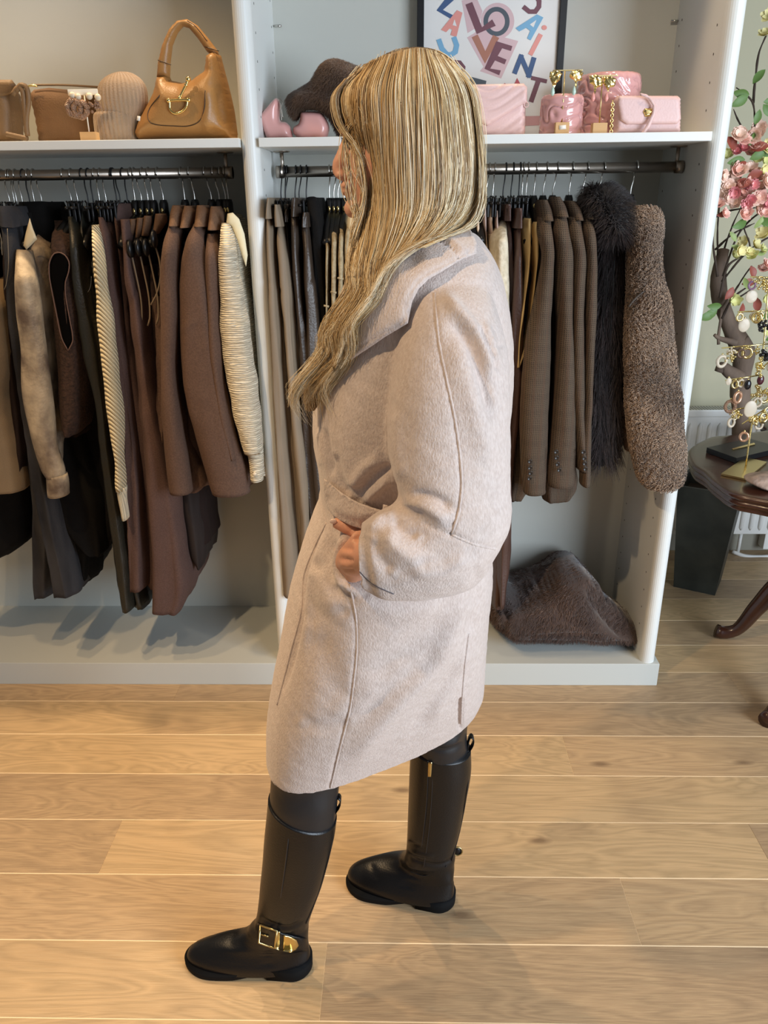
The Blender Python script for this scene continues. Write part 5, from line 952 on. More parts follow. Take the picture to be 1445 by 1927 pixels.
# ---------------- the woman ----------------
SKIN = mat('skin', (214, 158, 130), .5, bump=('noise', 300, .1)); SKIN.node_tree.nodes['Principled BSDF'].inputs['Subsurface Weight'].default_value = .08
SKIN.node_tree.nodes['Principled BSDF'].inputs['Subsurface Radius'].default_value = (.01, .004, .002)
COATM = mat('rose_beige_wool', (210, 194, 185), .95, bump=('noise', 420, .42, (1, 1, .5)), sheen=.3, var=((196, 178, 168), 260, 'noise', (1, 1, .5)))
SEAM = mat('coat_seam', (186, 166, 154), .95); BOOT = mat('black_boot_leather', (11, 11, 13), .36, bump=('noise', 260, .12), spec=.45); SOLE = mat('black_rubber', (8, 8, 9), .8, spec=.2)
LEG = mat('black_leggings', (26, 28, 32), .38, bump=('noise', 30, .25), spec=.5)
Yb = 1.22; pers = thing('person', 'woman with long blonde hair in a rose-beige belted wool coat and black knee boots', 'person', (P(720, 1500, Yb)[0], Yb, 0))
def U(parts):
    V, F, n = [], [], 0
    for v, f in parts: V.append(np.asarray(v, float)); F += [[int(i)+n for i in q] for q in f]; n += len(v)
    return np.vstack(V), F
YN, YFt = 1.175, 1.345
def chain(pts, rad, n=24, sides=16):
    q = catmull([P(*p) for p in pts], n); return tube(q, np.interp(np.linspace(0, 1, n), np.linspace(0, 1, len(rad)), rad), sides)
# ---- coat: torso, skirt and near sleeve grown together ----
T = [  # pyL, pxL, YL, pyR, pxR, YR, D, e
    (436, 765, 1.22, 436, 880, 1.24, .075, .9), (450, 722, 1.22, 446, 890, 1.25, .115, .9), (474, 692, 1.22, 468, 897, 1.26, .15, .85), (510, 668, 1.22, 505, 914, 1.26, .185, .8), (560, 648, 1.22, 560, 930, 1.26, .2, .8),
    (620, 628, 1.22, 620, 942, 1.26, .2, .8), (700, 604, 1.21, 700, 944, 1.26, .195, .8), (780, 592, 1.2, 780, 937, 1.26, .185, .8), (850, 594, 1.19, 850, 930, 1.26, .172, .8), (905, 604, 1.19, 905, 915, 1.26, .158, .8),
    (950, 606, 1.19, 950, 905, 1.26, .152, .8), (1000, 592, 1.19, 1000, 905, 1.27, .17, .8), (1060, 574, 1.19, 1060, 904, 1.28, .18, .8), (1140, 558, 1.18, 1120, 892, 1.3, .18, .8), (1230, 542, 1.17, 1180, 888, 1.31, .17, .78),
    (1320, 520, 1.17, 1235, 890, 1.32, .155, .76), (1395, 508, 1.17, 1272, 892, 1.325, .135, .74), (1456, 507, 1.17, 1304, 886, 1.325, .112, .74)]
tv, tf = loft(T, 96, 150, cap=False)
# hem cavity
inn = [(lambda R: R.mean(0)+(R-R.mean(0))*s)(tv[96*(150-k_):96*(151-k_)]) for s, k_ in ((.95, 1), (.93, 5), (.91, 12), (.89, 20))]
tv2 = np.vstack([tv]+inn); nr = 150+4; tf2 = grid_faces(nr, 96).tolist()+[list(range(96))[::-1], [(nr-1)*96+k for k in range(96)]]
S = [(520, 790, 1.10, 520, 890, 1.14, .05, .9), (560, 772, 1.07, 570, 915, 1.11, .075, .9), (630, 752, 1.05, 640, 940, 1.09, .085, .9), (720, 740, 1.03, 725, 948, 1.07, .088, .9), (800, 736, 1.02, 815, 950, 1.06, .088, .9), (865, 738, 1.01, 895, 950, 1.05, .088, .9),
     (915, 750, 1.0, 965, 950, 1.04, .086, .9), (943, 758, .99, 1026, 922, 1.03, .08, .9), (958, 745, .985, 1092, 880, 1.015, .074, .9), (966, 722, .98, 1117, 806, 1.0, .068, .9), (976, 700, .98, 1122, 736, .99, .060, .9), (988, 684, .982, 1115, 698, .988, .054, .9), (998, 678, .985, 1104, 688, .988, .049, .9)]
sv, sf = loft(S, 64, 130, cap=False)
for i in range(95, 130):
    q_ = sv[i*64:(i+1)*64]; w_ = ((i-95)/34)**1.5; q_[:, 0] += w_*.034*np.clip((q_[:, 1]-q_[:, 1].mean())/.05, -1, 1)
Rr = sv[-64:]; c2 = Rr.mean(0); dcv = (sv[-64*20:-64*19].mean(0)-c2); dcv /= np.linalg.norm(dcv); inn = [c2+(Rr-c2)*s+dcv*z for s, z in ((.9, .001), (.86, .02), (.84, .055))]
sv2 = np.vstack([sv]+inn); nr = 133; sf2 = grid_faces(nr, 64).tolist()+[list(range(64))[::-1], [(nr-1)*64+k for k in range(64)]]
S3 = [(525, 800, 1.34, 525, 885, 1.33, .05, .9), (570, 790, 1.38, 575, 895, 1.37, .07, .9), (650, 770, 1.41, 655, 895, 1.40, .08, .9), (760, 752, 1.43, 765, 885, 1.42, .08, .9), (860, 745, 1.43, 875, 880, 1.43, .078, .9), (920, 735, 1.43, 960, 862, 1.43, .074, .9), (945, 715, 1.43, 1020, 800, 1.43, .068, .9), (965, 690, 1.42, 1040, 735, 1.42, .058, .9), (980, 670, 1.41, 1045, 692, 1.41, .048, .9)]
V, F = U([(tv2, tf2), (sv2, sf2), loft(S3, 48, 80)]); V, F = remesh(V, F, .0035, 5)
N = normals(V, F); V = V+N*(.0028*vnoise(V*np.array([1, 1, .6]), 10, 2)+.001*vnoise(V*np.array([1, 1, .5]), 24, 3))[:, None]
fold = [([(825, 545), (860, 585), (895, 630), (916, 690), (922, 730)], .012, 12), ([(905, 600), (925, 650), (935, 700)], .007, 8), ([(845, 590), (885, 650), (912, 730), (925, 800)], -.010, 10), ([(900, 625), (930, 690)], -.006, 5), ([(850, 620), (890, 760), (930, 900)], .008, 22),
        ([(738, 760), (745, 860), (760, 915)], .006, 14), ([(765, 935), (800, 934), (835, 948), (850, 965)], -.007, 9), ([(760, 962), (775, 945), (800, 950), (850, 985)], .009, 12), ([(735, 975), (760, 1000), (790, 1010)], -.007, 10), ([(725, 990), (745, 1030), (800, 1060)], .007, 14), ([(700, 1010), (712, 1050), (740, 1080)], -.006, 12), ([(760, 1075), (830, 1075), (890, 1040)], .006, 16), ([(690, 1000), (720, 975), (750, 962)], .006, 8),
        ([(745, 870), (700, 900), (670, 935)], -.008, 9), ([(735, 900), (700, 930), (690, 950)], .007, 8), ([(720, 860), (690, 880), (655, 925)], .006, 12), ([(625, 850), (640, 900), (660, 938)], -.006, 10), ([(610, 800), (614, 850), (625, 905)], -.008, 6), ([(600, 820), (602, 870)], .005, 6),
        ([(618, 962), (592, 1035), (574, 1105), (568, 1160), (552, 1230), (526, 1320)], -.008, 5), ([(630, 965), (600, 1045), (584, 1110), (576, 1180), (560, 1250)], .006, 10), ([(662, 985), (650, 1020), (640, 1060), (648, 1092), (668, 1106), (690, 1118)], .017, 10), ([(635, 1010), (628, 1050), (632, 1100)], -.006, 9), ([(600, 1060), (612, 1120), (650, 1150)], .006, 18),
        ([(640, 1110), (700, 1140), (760, 1150), (850, 1140)], .006, 22), ([(590, 1180), (620, 1260), (640, 1340)], -.006, 26), ([(888, 1170), (760, 1310), (640, 1450)], .012, 22), ([(850, 1200), (740, 1300), (660, 1370)], -.006, 14), ([(880, 1240), (820, 1320), (760, 1390)], -.006, 16), ([(890, 1200), (850, 1290), (800, 1370)], .005, 12), ([(860, 1150), (740, 1240), (690, 1300)], -.006, 24), ([(900, 1120), (860, 1180), (800, 1240)], .005, 14), ([(560, 1360), (620, 1370), (660, 1355)], -.004, 14),
        ([(905, 1060), (895, 1130), (880, 1200)], -.006, 14), ([(868, 1318), (867, 1350), (867, 1372)], -.014, 3.2)]
seams = [[(816, 552), (824, 640), (840, 720), (856, 800), (867, 900), (862, 960), (848, 1006)], [(848, 1006), (890, 1024), (930, 1033)], [(656, 1100), (668, 1160), (670, 1220), (662, 1300), (656, 1338), (640, 1400), (620, 1482)], [(925, 655), (948, 648)], [(800, 985), (830, 1000), (848, 1006)]]
for s in seams: fold += [(s, -.0022, 3.4)]
V = sculpt(V, N, fold); V = V+normals(V, F)*(.0005*vnoise(V, 160, 9, 3))[:, None]
coat = obj('coat', V, F, COATM, pers); CB = bvh(V, F); VC = V
seams += [[(880, 1192), (873, 1250), (868, 1310), (866, 1362)], [(612, 985), (588, 1034), (570, 1084), (565, 1150), (546, 1225), (520, 1326)]]
for s in seams[:3]+seams[5:]:
    q_ = catmull([onto(CB, -.0004, 1.1)(x+2, y) for x, y in smooth_poly(s, 40)], 80); q_[1:-1] = (q_[:-2]+q_[1:-1]+q_[2:])/3; V_, F_ = tube(q_, .0021, 8); obj('raised_seam', V_, F_, COATM, coat)
def onc(off, fbY): return onto(CB, off, fbY)
fc = onc(.012, 1.2)
# body: head, neck, torso, arms, hands, legs -> one continuous surface
TB = bvh(tv2, tf2); hy_ = onto(TB, 0, 1.08)(664, 1050)[1]
hd = [loft([srow(py, l, r, 1.225, D) for py, l, r, D in ((108, 738, 792, .02), (120, 708, 838, .05), (150, 672, 866, .068), (190, 655, 878, .076), (230, 650, 882, .078), (262, 652, 878, .077), (300, 652, 866, .073), (330, 652, 850, .067), (360, 655, 834, .058), (385, 656, 815, .048), (402, 662, 790, .038), (414, 680, 770, .026))], 48, 60)]
hd.append(chain([(652, 262, 1.205), (643, 295, 1.203), (637, 318, 1.203), (641, 328, 1.203)], [.006, .008, .0105, .009]))
hd.append(blob(P(641, 330, 1.196), (.009, .007, .006), 16)); hd.append(blob(P(651, 349, 1.206), (.009, .018, .0055), 18)); hd.append(blob(P(653, 361, 1.206), (.009, .016, .006), 18)); hd.append(blob(P(665, 392, 1.208), (.014, .02, .014), 18))
hd.append(blob(P(650, 243, 1.205), (.010, .035, .008), 18))
hd.append(loft([srow(370, 735, 850, 1.225, .055), srow(430, 735, 850, 1.225, .056), srow(500, 715, 870, 1.23, .08)], 32, 16))          # neck
hd.append(loft([srow(480, 720, 880, 1.24, .13), srow(540, 680, 915, 1.24, .165), srow(640, 650, 920, 1.24, .15), srow(760, 630, 915, 1.24, .135), srow(920, 635, 890, 1.24, .12), srow(1040, 615, 905, 1.24, .155), srow(1120, 610, 900, 1.24, .15)], 40, 40))
hd.append(chain([(845, 560, 1.11), (850, 750, 1.05), (860, 930, 1.02), (850, 985, 1.01), (770, 1030, 1.0), (712, 1042, .995), (690, 1043, hy_-.045)], [.05, .044, .038, .036, .034, .028, .024], 40))     # near arm
hd.append(chain([(800, 560, 1.36), (790, 760, 1.42), (780, 930, 1.42), (700, 1010, 1.40), (640, 1040, 1.37)], [.05, .044, .036, .03, .024], 30))
hd.append(chain([(710, 1090, 1.22), (660, 1280, 1.22), (580, 1490, YN), (562, 1620, YN), (545, 1720, YN), (545, 1760, YN)], [.08, .066, .050, .044, .028, .024], 40, 20))
hd.append(chain([(790, 1090, 1.32), (815, 1250, 1.33), (830, 1400, YFt), (825, 1530, YFt), (815, 1610, YFt), (815, 1640, YFt)], [.08, .066, .048, .042, .028, .024], 40, 20))
hd.append(chain([(555, 1772, YN), (480, 1790, YN), (420, 1795, YN)], [.022, .018, .014])); hd.append(chain([(812, 1645, YFt), (760, 1650, YFt+.015), (715, 1650, YFt+.03)], [.014, .011, .010]))
# near hand: palm slides into the pocket, thumb outside
sY = lambda x, y: onto(TB, 0, 1.08)(x, y)[1]
hy = sY(664, 1050)
hd.append(chain([(704, 1043, .99), (688, 1046, 1.012), (672, 1050, 1.035), (664, 1054, hy-.006), (653, 1060, hy+.022)], [.022, .024, .027, .026, .022], 24, 18))
hd.append(chain([(680, 1014, 1.02), (662, 1055, hy-.016), (670, 1086, hy-.01)], [.015, .02, .017], 16, 14))
for k, (ya, yb_) in enumerate(((1030, 1040), (1050, 1064), (1068, 1086), (1084, 1104))): hd.append(chain([(650, ya, hy+.026), (634, ya+8, hy+.044), (614, yb_, hy+.06), (606, yb_+12, hy+.07)], [.0105, .0095, .0088, .0072], 16, 12))
ty = sY(640, 992)
hd.append(chain([(688, 1020, hy-.026), (672, 1003, ty-.018), (655, 994, ty-.016), (640, 987, ty-.014), (628, 983, ty-.012)], [.017, .0135, .0108, .0108, .0085], 24, 14))
hd.append(chain([(650, 1040, 1.36), (630, 1060, 1.35), (612, 1075, 1.34)], [.024, .03, .026], 16, 16))
for k in range(4): hd.append(chain([(615, 1060+k*12, 1.34), (600, 1068+k*12, 1.33), (590, 1076+k*12, 1.33)], [.0095, .009, .007], 12, 12))
hd.append(chain([(640, 1045, 1.33), (622, 1040, 1.32), (610, 1042, 1.32)], [.014, .010, .008], 12, 12))
V, F = U(hd); V, F = remesh(V, F, .0033, 3); V = sculpt(V, normals(V, F), [([(636, 1030), (662, 1034)], -.0035, 3), ([(636, 1051), (662, 1054)], -.0035, 3), ([(638, 1072), (664, 1074)], -.0035, 3), ([(648, 1006), (658, 1014), (676, 1012)], -.003, 3), ([(640, 984), (644, 990)], -.0012, 1.5), ([(646, 1040), (656, 1042)], .0025, 5), ([(646, 1062), (656, 1064)], .0025, 5)]); body = obj('body', V, F, SKIN, pers)
# eye, lashes, brow, nail
V, F = blob(P(656, 264, 1.196), (.007, .010, .0085), 20); ey = obj('eye', V, F, mat('eye_white', (228, 222, 214), .2), body)
V, F = blob(P(651.5, 264, 1.190), (.003, .005, .005), 14); obj('iris', V, F, mat('iris', (70, 90, 100), .2), body)
mb = MB()
for k in range(9): mb.tube([P(649+k*.6, 259+k*.25, 1.19-.002*k), P(645+k*.5, 262+k*.3, 1.186-.002*k), P(641+k*.7, 259+k*.2, 1.184-.002*k)], [.0006, .0005, .0002], 5)
mb.build('eyelashes', mat('lash_black', (14, 12, 12), .6), body)
V, F = blob(P(627, 981, ty-.0205), (.0058, .002, .0042), 14); obj('thumb_nail', V, F, mat('nail', (240, 214, 200), .15, coat=.5), body)
def collar_depth(x, y):
    p = fc(x, y); return p
def smooth_patch(V, m, F, it=12):
    """relax depth of a draped sheet so it bridges hollows"""
    nb = [[] for _ in range(len(V))]
    for f in F:
        for i in range(len(f)): nb[f[i]].append(f[(i+1) % len(f)]); nb[f[(i+1) % len(f)]].append(f[i])
    D = np.linalg.norm(V-O, axis=1); dr = (V-O)/D[:, None]; D0 = D.copy()
    for _ in range(it): D = np.minimum(np.array([D[n_].mean() if n_ else d for n_, d in zip(nb, D)]), D0)
    return O+dr*D[:, None]
poly = [(765, 428), (830, 424), (880, 426), (888, 436), (896, 458), (896, 477), (869, 489), (832, 510), (805, 525), (787, 543), (775, 568), (767, 608), (759, 613), (723, 635), (686, 659), (656, 680), (632, 703), (622, 690), (632, 620), (650, 560), (668, 505), (690, 468), (722, 445)]
V, F = patch(poly, 5, collar_depth, .007, .006)
V = smooth_patch(V, 0, F, 8); N = normals(V, F); V = sculpt(V, N, [([(829, 452), (848, 462), (869, 484)], -.005, 3), ([(838, 447), (858, 458), (878, 478)], .003, 4), ([(780, 490), (740, 520), (700, 580), (660, 640)], .006, 26), ([(890, 470), (866, 482), (828, 502), (800, 518), (780, 538), (767, 565), (759, 604), (720, 627), (683, 650), (650, 673)], -.0022, 2.4)])
V = V+normals(V, F)*(.0008*vnoise(V, 60, 4))[:, None]; obj('collar', V, F, COATM, coat)
TB = bvh(tv2, tf2); V, F = patch([(610, 901), (616, 904), (626, 914), (643, 927), (660, 938), (675, 946), (700, 955), (722, 961), (760, 970), (800, 976), (800, 1012), (760, 1010), (715, 1004), (687, 997), (660, 989), (640, 979), (626, 969), (616, 957), (611, 940), (609, 918)], 5, onto(TB, .013, 1.17), .006, .003)
V = smooth_patch(V, 0, F, 6); V = sculpt(V, normals(V, F), [([(612, 905), (643, 932), (675, 951), (722, 966)], -.002, 2), ([(614, 947), (640, 972), (687, 991)], -.002, 2), ([(620, 940), (650, 962), (700, 975)], .004, 10)]); belt = obj('belt', V, F, COATM, coat); BB = bvh(V, F)
V, F = patch([(721, 949), (731, 951), (729, 962), (725, 977), (716, 975), (719, 960)], 3, onto(BB, .006, 1.03), .004, .002); obj('belt_loop', V, F, COATM, coat)
def on_coat_line(pts, off, n): return catmull([onc(off, 1.1)(x, y) for x, y in pts], n)
MB().tube(on_coat_line([(677, 1076), (690, 1090), (706, 1102), (722, 1110), (741, 1118)], .001, 24), .0007, 5).build('cuff_label_stitch', mat('stitch_grey', (70, 66, 74), .7), coat)
# ---- leggings ----
for nm, rows in (('leggings_leg', [(1400, 515, 645, 1.18, .068), (1450, 510, 642, 1.185, .065), (1500, 508, 636, YN, .060), (1550, 508, 630, YN, .058), (1600, 508, 618, YN, .054)]), ('leggings_leg', [(1310, 765, 884, 1.33, .066), (1370, 772, 880, 1.34, .062), (1420, 778, 880, YFt, .058), (1480, 776, 874, YFt, .054)])):
    V, F = loft([srow(py, l, r, Y, D) for py, l, r, Y, D in rows], 48, 40); N = normals(V, F); V = V+N*(.002*vnoise(V, 30, 6))[:, None]
    if rows[0][1] > 700: V = sculpt(V, N, [([(800, 1405), (840, 1412), (878, 1395)], -.005, 4), ([(815, 1398), (845, 1400), (868, 1388)], .005, 4), ([(830, 1385), (860, 1378)], -.004, 4)])
    obj(nm, V, F, LEG, pers)
# ---- boots ----
def foot_loft(Y, rows, n=56, m=90):
    """rows (py,L,R,D,k): horizontal foot outline; k narrows the waist"""
    return loft([(py, l, Y, (r4[0] if r4 else py), r, Y, D, .82) for py, l, r, D, *r4 in rows], n, m)
def boot(near):
    t = bpy.data.objects.new('boot', None); link(t, pers, 'black leather boot with gold buckle strap' if near else 'black leather boot with inner zip'); ORG[t.name] = ORG[pers.name]; return t
def make_boot(near, Y, shaft, foot, heelx):
    rows = [(a[0], a[1], Y, a[2], a[3], Y, a[4], .95) for a in shaft]+[(pyz(yl, z), l, yl, pyz(yr, z), r, yr, D, .85) for z, l, r, D in foot for w_ in [min(1, max(0, (.125-z)/.04))] for yl, yr in [(Y+w_*(.006 if near else .05), Y-w_*(.007 if near else .017))]]
    V, F = loft(rows, 64, 150); N = normals(V, F); V = V+N*(.0015*vnoise(V, 24, 3+near))[:, None]
    # ankle creases
    if near: cr = [([(487, 1722), (510, 1738), (545, 1745), (575, 1728)], -.004, 4), ([(484, 1735), (520, 1752), (570, 1742)], .003, 5), ([(470, 1738), (440, 1760), (432, 1790)], -.0015, 8), ([(505, 1790), (506, 1830)], -.002, 2)]
    else: cr = [([(766, 1608), (790, 1622), (830, 1628), (858, 1610)], -.004, 4), ([(764, 1598), (790, 1607), (820, 1612)], .004, 4), ([(768, 1585), (790, 1592)], -.003, 3), ([(752, 1622), (780, 1640), (785, 1655)], .003, 5), ([(788, 1630), (776, 1655), (766, 1670)], -.002, 2.5), ([(700, 1630), (706, 1650)], -.002, 5)]
    V = sculpt(V, N, cr); b = obj('boot', V, F, BOOT, pers, label='black leather knee boot with gold buckle strap, nearer foot' if near else 'black leather knee boot with inner zip, rear foot'); return b, bvh(V, F), V
def pyz(Y, z):                                                          # photo row of height z at depth Y (straight ahead)
    lo, hi = 0., 3000.
    for _ in range(40):
        m_ = (lo+hi)/2; lo, hi = (m_, hi) if P(722, m_, Y)[2] > z else (lo, m_)
    return lo
nshaft = [(1499, 505, 1541, 634, .062), (1545, 502, 1570, 630, .061), (1600, 497, 1615, 618, .058), (1650, 493, 1660, 606, .054), (1690, 489, 1695, 594, .048)]
nfoot = [(.125, 480, 581, .036), (.108, 470, 580, .035), (.094, 463, 579, .034), (.080, 445, 579, .032), (.068, 405, 580, .031), (.058, 383, 581, .033), (.046, 364, 583, .038), (.032, 353, 584, .044), (.018, 352, 584, .045)]
fshaft = [(1398, 772, 1408, 886, .058), (1440, 771, 1450, 886, .057), (1500, 770, 1505, 876, .053), (1550, 768, 1555, 866, .048), (1586, 766, 1590, 858, .043)]
ffoot = [(.125, 762, 856, .036), (.108, 757, 854, .035), (.094, 750, 853, .034), (.082, 728, 852, .032), (.070, 697, 852, .031), (.058, 676, 853, .034), (.046, 663, 853, .038), (.032, 656, 853, .043), (.018, 656, 852, .044)]
nb_, NB, Vn = make_boot(True, YN, nshaft, nfoot, 510); fb_, FB_, Vf = make_boot(False, YFt, fshaft, ffoot, 785)
def soles(b, V, Y):
    low = V[-64:]; A, B = low[np.argmin(low[:, 0])], low[np.argmax(low[:, 0])]; ax = (B-A)[:2]; L = np.linalg.norm(ax)+.008; ax = ax/np.linalg.norm(ax); o0 = A[:2]-ax*.004; nx = np.array([-ax[1], ax[0]])
    a = np.linspace(0, 2*math.pi, 73)[:-1]; u = (1-np.cos(a))/2; wy = np.interp(u, [0, .3, .45, .62, .8, 1], [.047, .047, .045, .040, .040, .040])
    wy = wy*np.where(u < .25, np.sqrt(np.clip(1-((.25-u)/.25)**2, 0, 1)), 1)*np.where(u > .8, np.sqrt(np.clip(1-((u-.8)/.2)**2, 0, 1)), 1)
    w2 = lambda x, y: o0+ax*x+nx*y
    o_ = np.array([w2(L*uu, ww*(1 if math.sin(q) > 0 else -1)) for uu, ww, q in zip(u, wy, a)]); n = len(o_)
    zb = np.interp(u, [0, .15, .4, .6, .70, 1], [.008, .0012, .002, .0155, .0175, .0175]); zt_ = np.interp(u, [0, .2, .5, 1], [.018, .016, .020, .024])
    V_ = np.vstack([np.column_stack([o_, zb]), np.column_stack([o_, zt_])]); F_ = [[k, (k+1) % n, n+(k+1) % n, n+k] for k in range(n)]+[list(range(n))[::-1], [n+k for k in range(n)]]; obj('sole', V_, F_, SOLE, b)
    hx = L*.67; hv = []
    for z, s in ((.0, .96), (.003, 1), (.030, 1.02)):
        q_ = np.linspace(-math.pi/2, math.pi/2, 20); hv += [(*w2(x, y), z) for x, y in [(hx, -.040*s)]+[(L-.042+.042*math.cos(q)*s, .041*s*math.sin(q)) for q in q_]+[(hx, .040*s)]]
    m = 22; F_ = [[i*m+k, i*m+(k+1) % m, (i+1)*m+(k+1) % m, (i+1)*m+k] for i in range(2) for k in range(m)]+[list(range(m))[::-1], [2*m+k for k in range(m)]]; obj('heel', hv, F_, SOLE, b)
soles(nb_, Vn, YN); soles(fb_, Vf, YFt)
fn = onto(NB, .0022, YN-.05); ff = onto(FB_, .0022, YFt-.05)
STCH = mat('boot_edge', (30, 30, 32), .4)
for pts in ([(508, 1503), (520, 1512), (540, 1528), (545, 1545), (541, 1590), (532, 1660), (520, 1738)], [(545, 1546), (570, 1550), (600, 1548), (630, 1538)], [(632, 1545), (622, 1600), (606, 1660), (592, 1700), (576, 1738)]):
    MB().tube(catmull([fn(x, y) for x, y in pts], 40), .0013, 6).build('seam', STCH, nb_)
for pts in ([(805, 1432), (803, 1500), (796, 1570), (786, 1640)], [(814, 1432), (812, 1500), (806, 1570), (797, 1632)], [(776, 1402), (796, 1412), (806, 1430)], [(806, 1430), (850, 1430), (884, 1412)], [(884, 1412), (880, 1480), (866, 1560), (850, 1620)], [(772, 1640), (800, 1648), (840, 1630)]):
    MB().tube(catmull([ff(x, y) for x, y in pts], 40), .0011, 6).build('seam', STCH, fb_)
V, F = patch([(806, 1434), (813, 1434), (812, 1450), (811, 1462), (805, 1462)], 2.5, onto(FB_, .004, YFt-.05), .003); obj('zip_pull', V, F, BRASS, fb_)
for (x, y, f_, b_, Y) in ((634, 1512, fn, nb_, YN-.005), (884, 1398, ff, fb_, YFt-.005)):
    pts = [P(x-4, y+16, Y), P(x+4, y+4, Y), P(x+6, y-8, Y), P(x+1, y-13, Y), P(x-3, y-6, Y), P(x-5, y+6, Y), P(x-5, y+18, Y)]; q = catmull(pts, 24)
    V = []; 
    for p in q: V += [p+[0, -.008, 0], p+[0, .008, 0]]
    n = len(q); V = np.array(V); V2 = V+np.array([.002, 0, .0015]); F = [[2*i, 2*i+1, 2*i+3, 2*i+2] for i in range(n-1)]; F += [[2*n+a for a in f[::-1]] for f in F]; F += [[2*i, 2*i+2, 2*n+2*i+2, 2*n+2*i] for i in range(n-1)]+[[2*i+1, 2*n+2*i+1, 2*n+2*i+3, 2*i+3] for i in range(n-1)]
    obj('pull_tab', np.vstack([V, V2]), F, BOOT, b_)
# buckle strap on the near boot
V, F = patch([(484, 1736), (500, 1744), (530, 1756), (556, 1762), (578, 1766), (578, 1790), (556, 1793), (530, 1788), (500, 1778), (484, 1768)], 4, onto(NB, .003, YN-.045), .003, .001); st = obj('ankle_strap', V, F, BOOT, nb_); STB = bvh(V, F); fs = onto(STB, .004, YN-.055)
fr = [fs(x, y) for x, y in [(490, 1741), (521, 1752), (517, 1784), (487, 1774), (490, 1741)]]; MB().tube(np.array([fr[0], (fr[0]+fr[1])/2, fr[1], (fr[1]+fr[2])/2, fr[2], (fr[2]+fr[3])/2, fr[3], (fr[3]+fr[0])/2, fr[0]]), .0022, 8).tube([fs(490, 1758), fs(505, 1762)], .0018, 8).build('buckle', BRASS, nb_)
V, F = patch([(519, 1752), (527, 1754), (525, 1788), (516, 1785)], 2.5, onto(STB, .005, YN-.05), .003); obj('keeper_bar', V, F, BRASS, nb_)
V, F = patch([(534, 1760), (548, 1763), (558, 1769), (562, 1779), (557, 1789), (546, 1793), (532, 1790)], 2.5, onto(STB, .005, YN-.05), .004, .001); obj('strap_tip', V, F, GOLD, nb_)
V, F = blob(P(860, 1602, YFt+.01), (.011, .006, .014), 16); obj('strap_tip', V, F, BOOT, fb_); V, F = ring_mesh(P(860, 1602, YFt+.004), .012, .0016); obj('buckle_rim', V, F, BRASS, fb_)
# ---------------- hair ----------------
HAIRB = mat('hair_base', (132, 102, 64), .6, bump=('noise', 120, .6, (6, 6, .3))); HAIR = mat('blonde_hair', (118, 88, 56), .40, attr=((190, 154, 102), (228, 200, 150), (250, 240, 214)), spec=.6)
rows = [(93, 768, 802, 1.225, .02), (106, 735, 832, 1.225, .058), (135, 688, 862, 1.225, .084), (175, 642, 884, 1.225, .098), (215, 640, 892, 1.225, .104), (250, 654, 896, 1.225, .106), (290, 686, 899, 1.225, .106), (330, 688, 900, 1.225, .102), (380, 692, 898, 1.22, .094), (415, 682, 884, 1.2, .082), (445, 675, 835, 1.17, .064), (475, 668, 770, 1.13, .046), (515, 662, 720, 1.10, .036), (560, 652, 694, 1.10, .03), (600, 634, 672, 1.10, .028), (640, 606, 654, 1.12, .026), (690, 580, 632, 1.14, .022), (740, 570, 612, 1.15, .015), (772, 574, 592, 1.15, .006)]
V, F = loft([srow(py, l, r, Y, D) for py, l, r, Y, D in rows], 72, 140)
COLB = BVHTree.FromPolygons([tuple(v) for v in VC], [tuple(f) for f in (coat.data.polygons and [list(p.vertices) for p in coat.data.polygons])])
co_ = bpy.data.objects['collar'] if 'collar' in bpy.data.objects else None
colobj = [o for o in coat.children if o.name.startswith('collar')][0]; cV, cF = mesh_arrays(colobj); CLB = bvh(cV, cF)
def push(Vp, margin):
    D = np.linalg.norm(Vp-O, axis=1); dr = (Vp-O)/D[:, None]; Oo = Vector(O)
    for i in range(len(Vp)):
        for tr_ in (COLB, CLB):
            h = tr_.ray_cast(Oo, Vector(dr[i]))
            if h[0] is not None:
                lim = (h[0]-Oo).length-(margin if np.isscalar(margin) else margin[i])
                if D[i] > lim: D[i] = lim
    return O+dr*D[:, None]
px_, py_, _ = proj(V); low = py_ > 400; Vl = push(V[low], .006+.02*(V[low][:, 1] < 1.14)); V[low] = Vl; V = V+normals(V, F)*(.0015*vnoise(V*np.array([1, 1, .25]), 90, 3))[:, None]
hb = obj('hair', V, F, HAIRB, pers, label='long blonde hair falling forward over the shoulder'); HBV = bvh(V, F); HGV = V.copy().reshape(140, 72, 3)
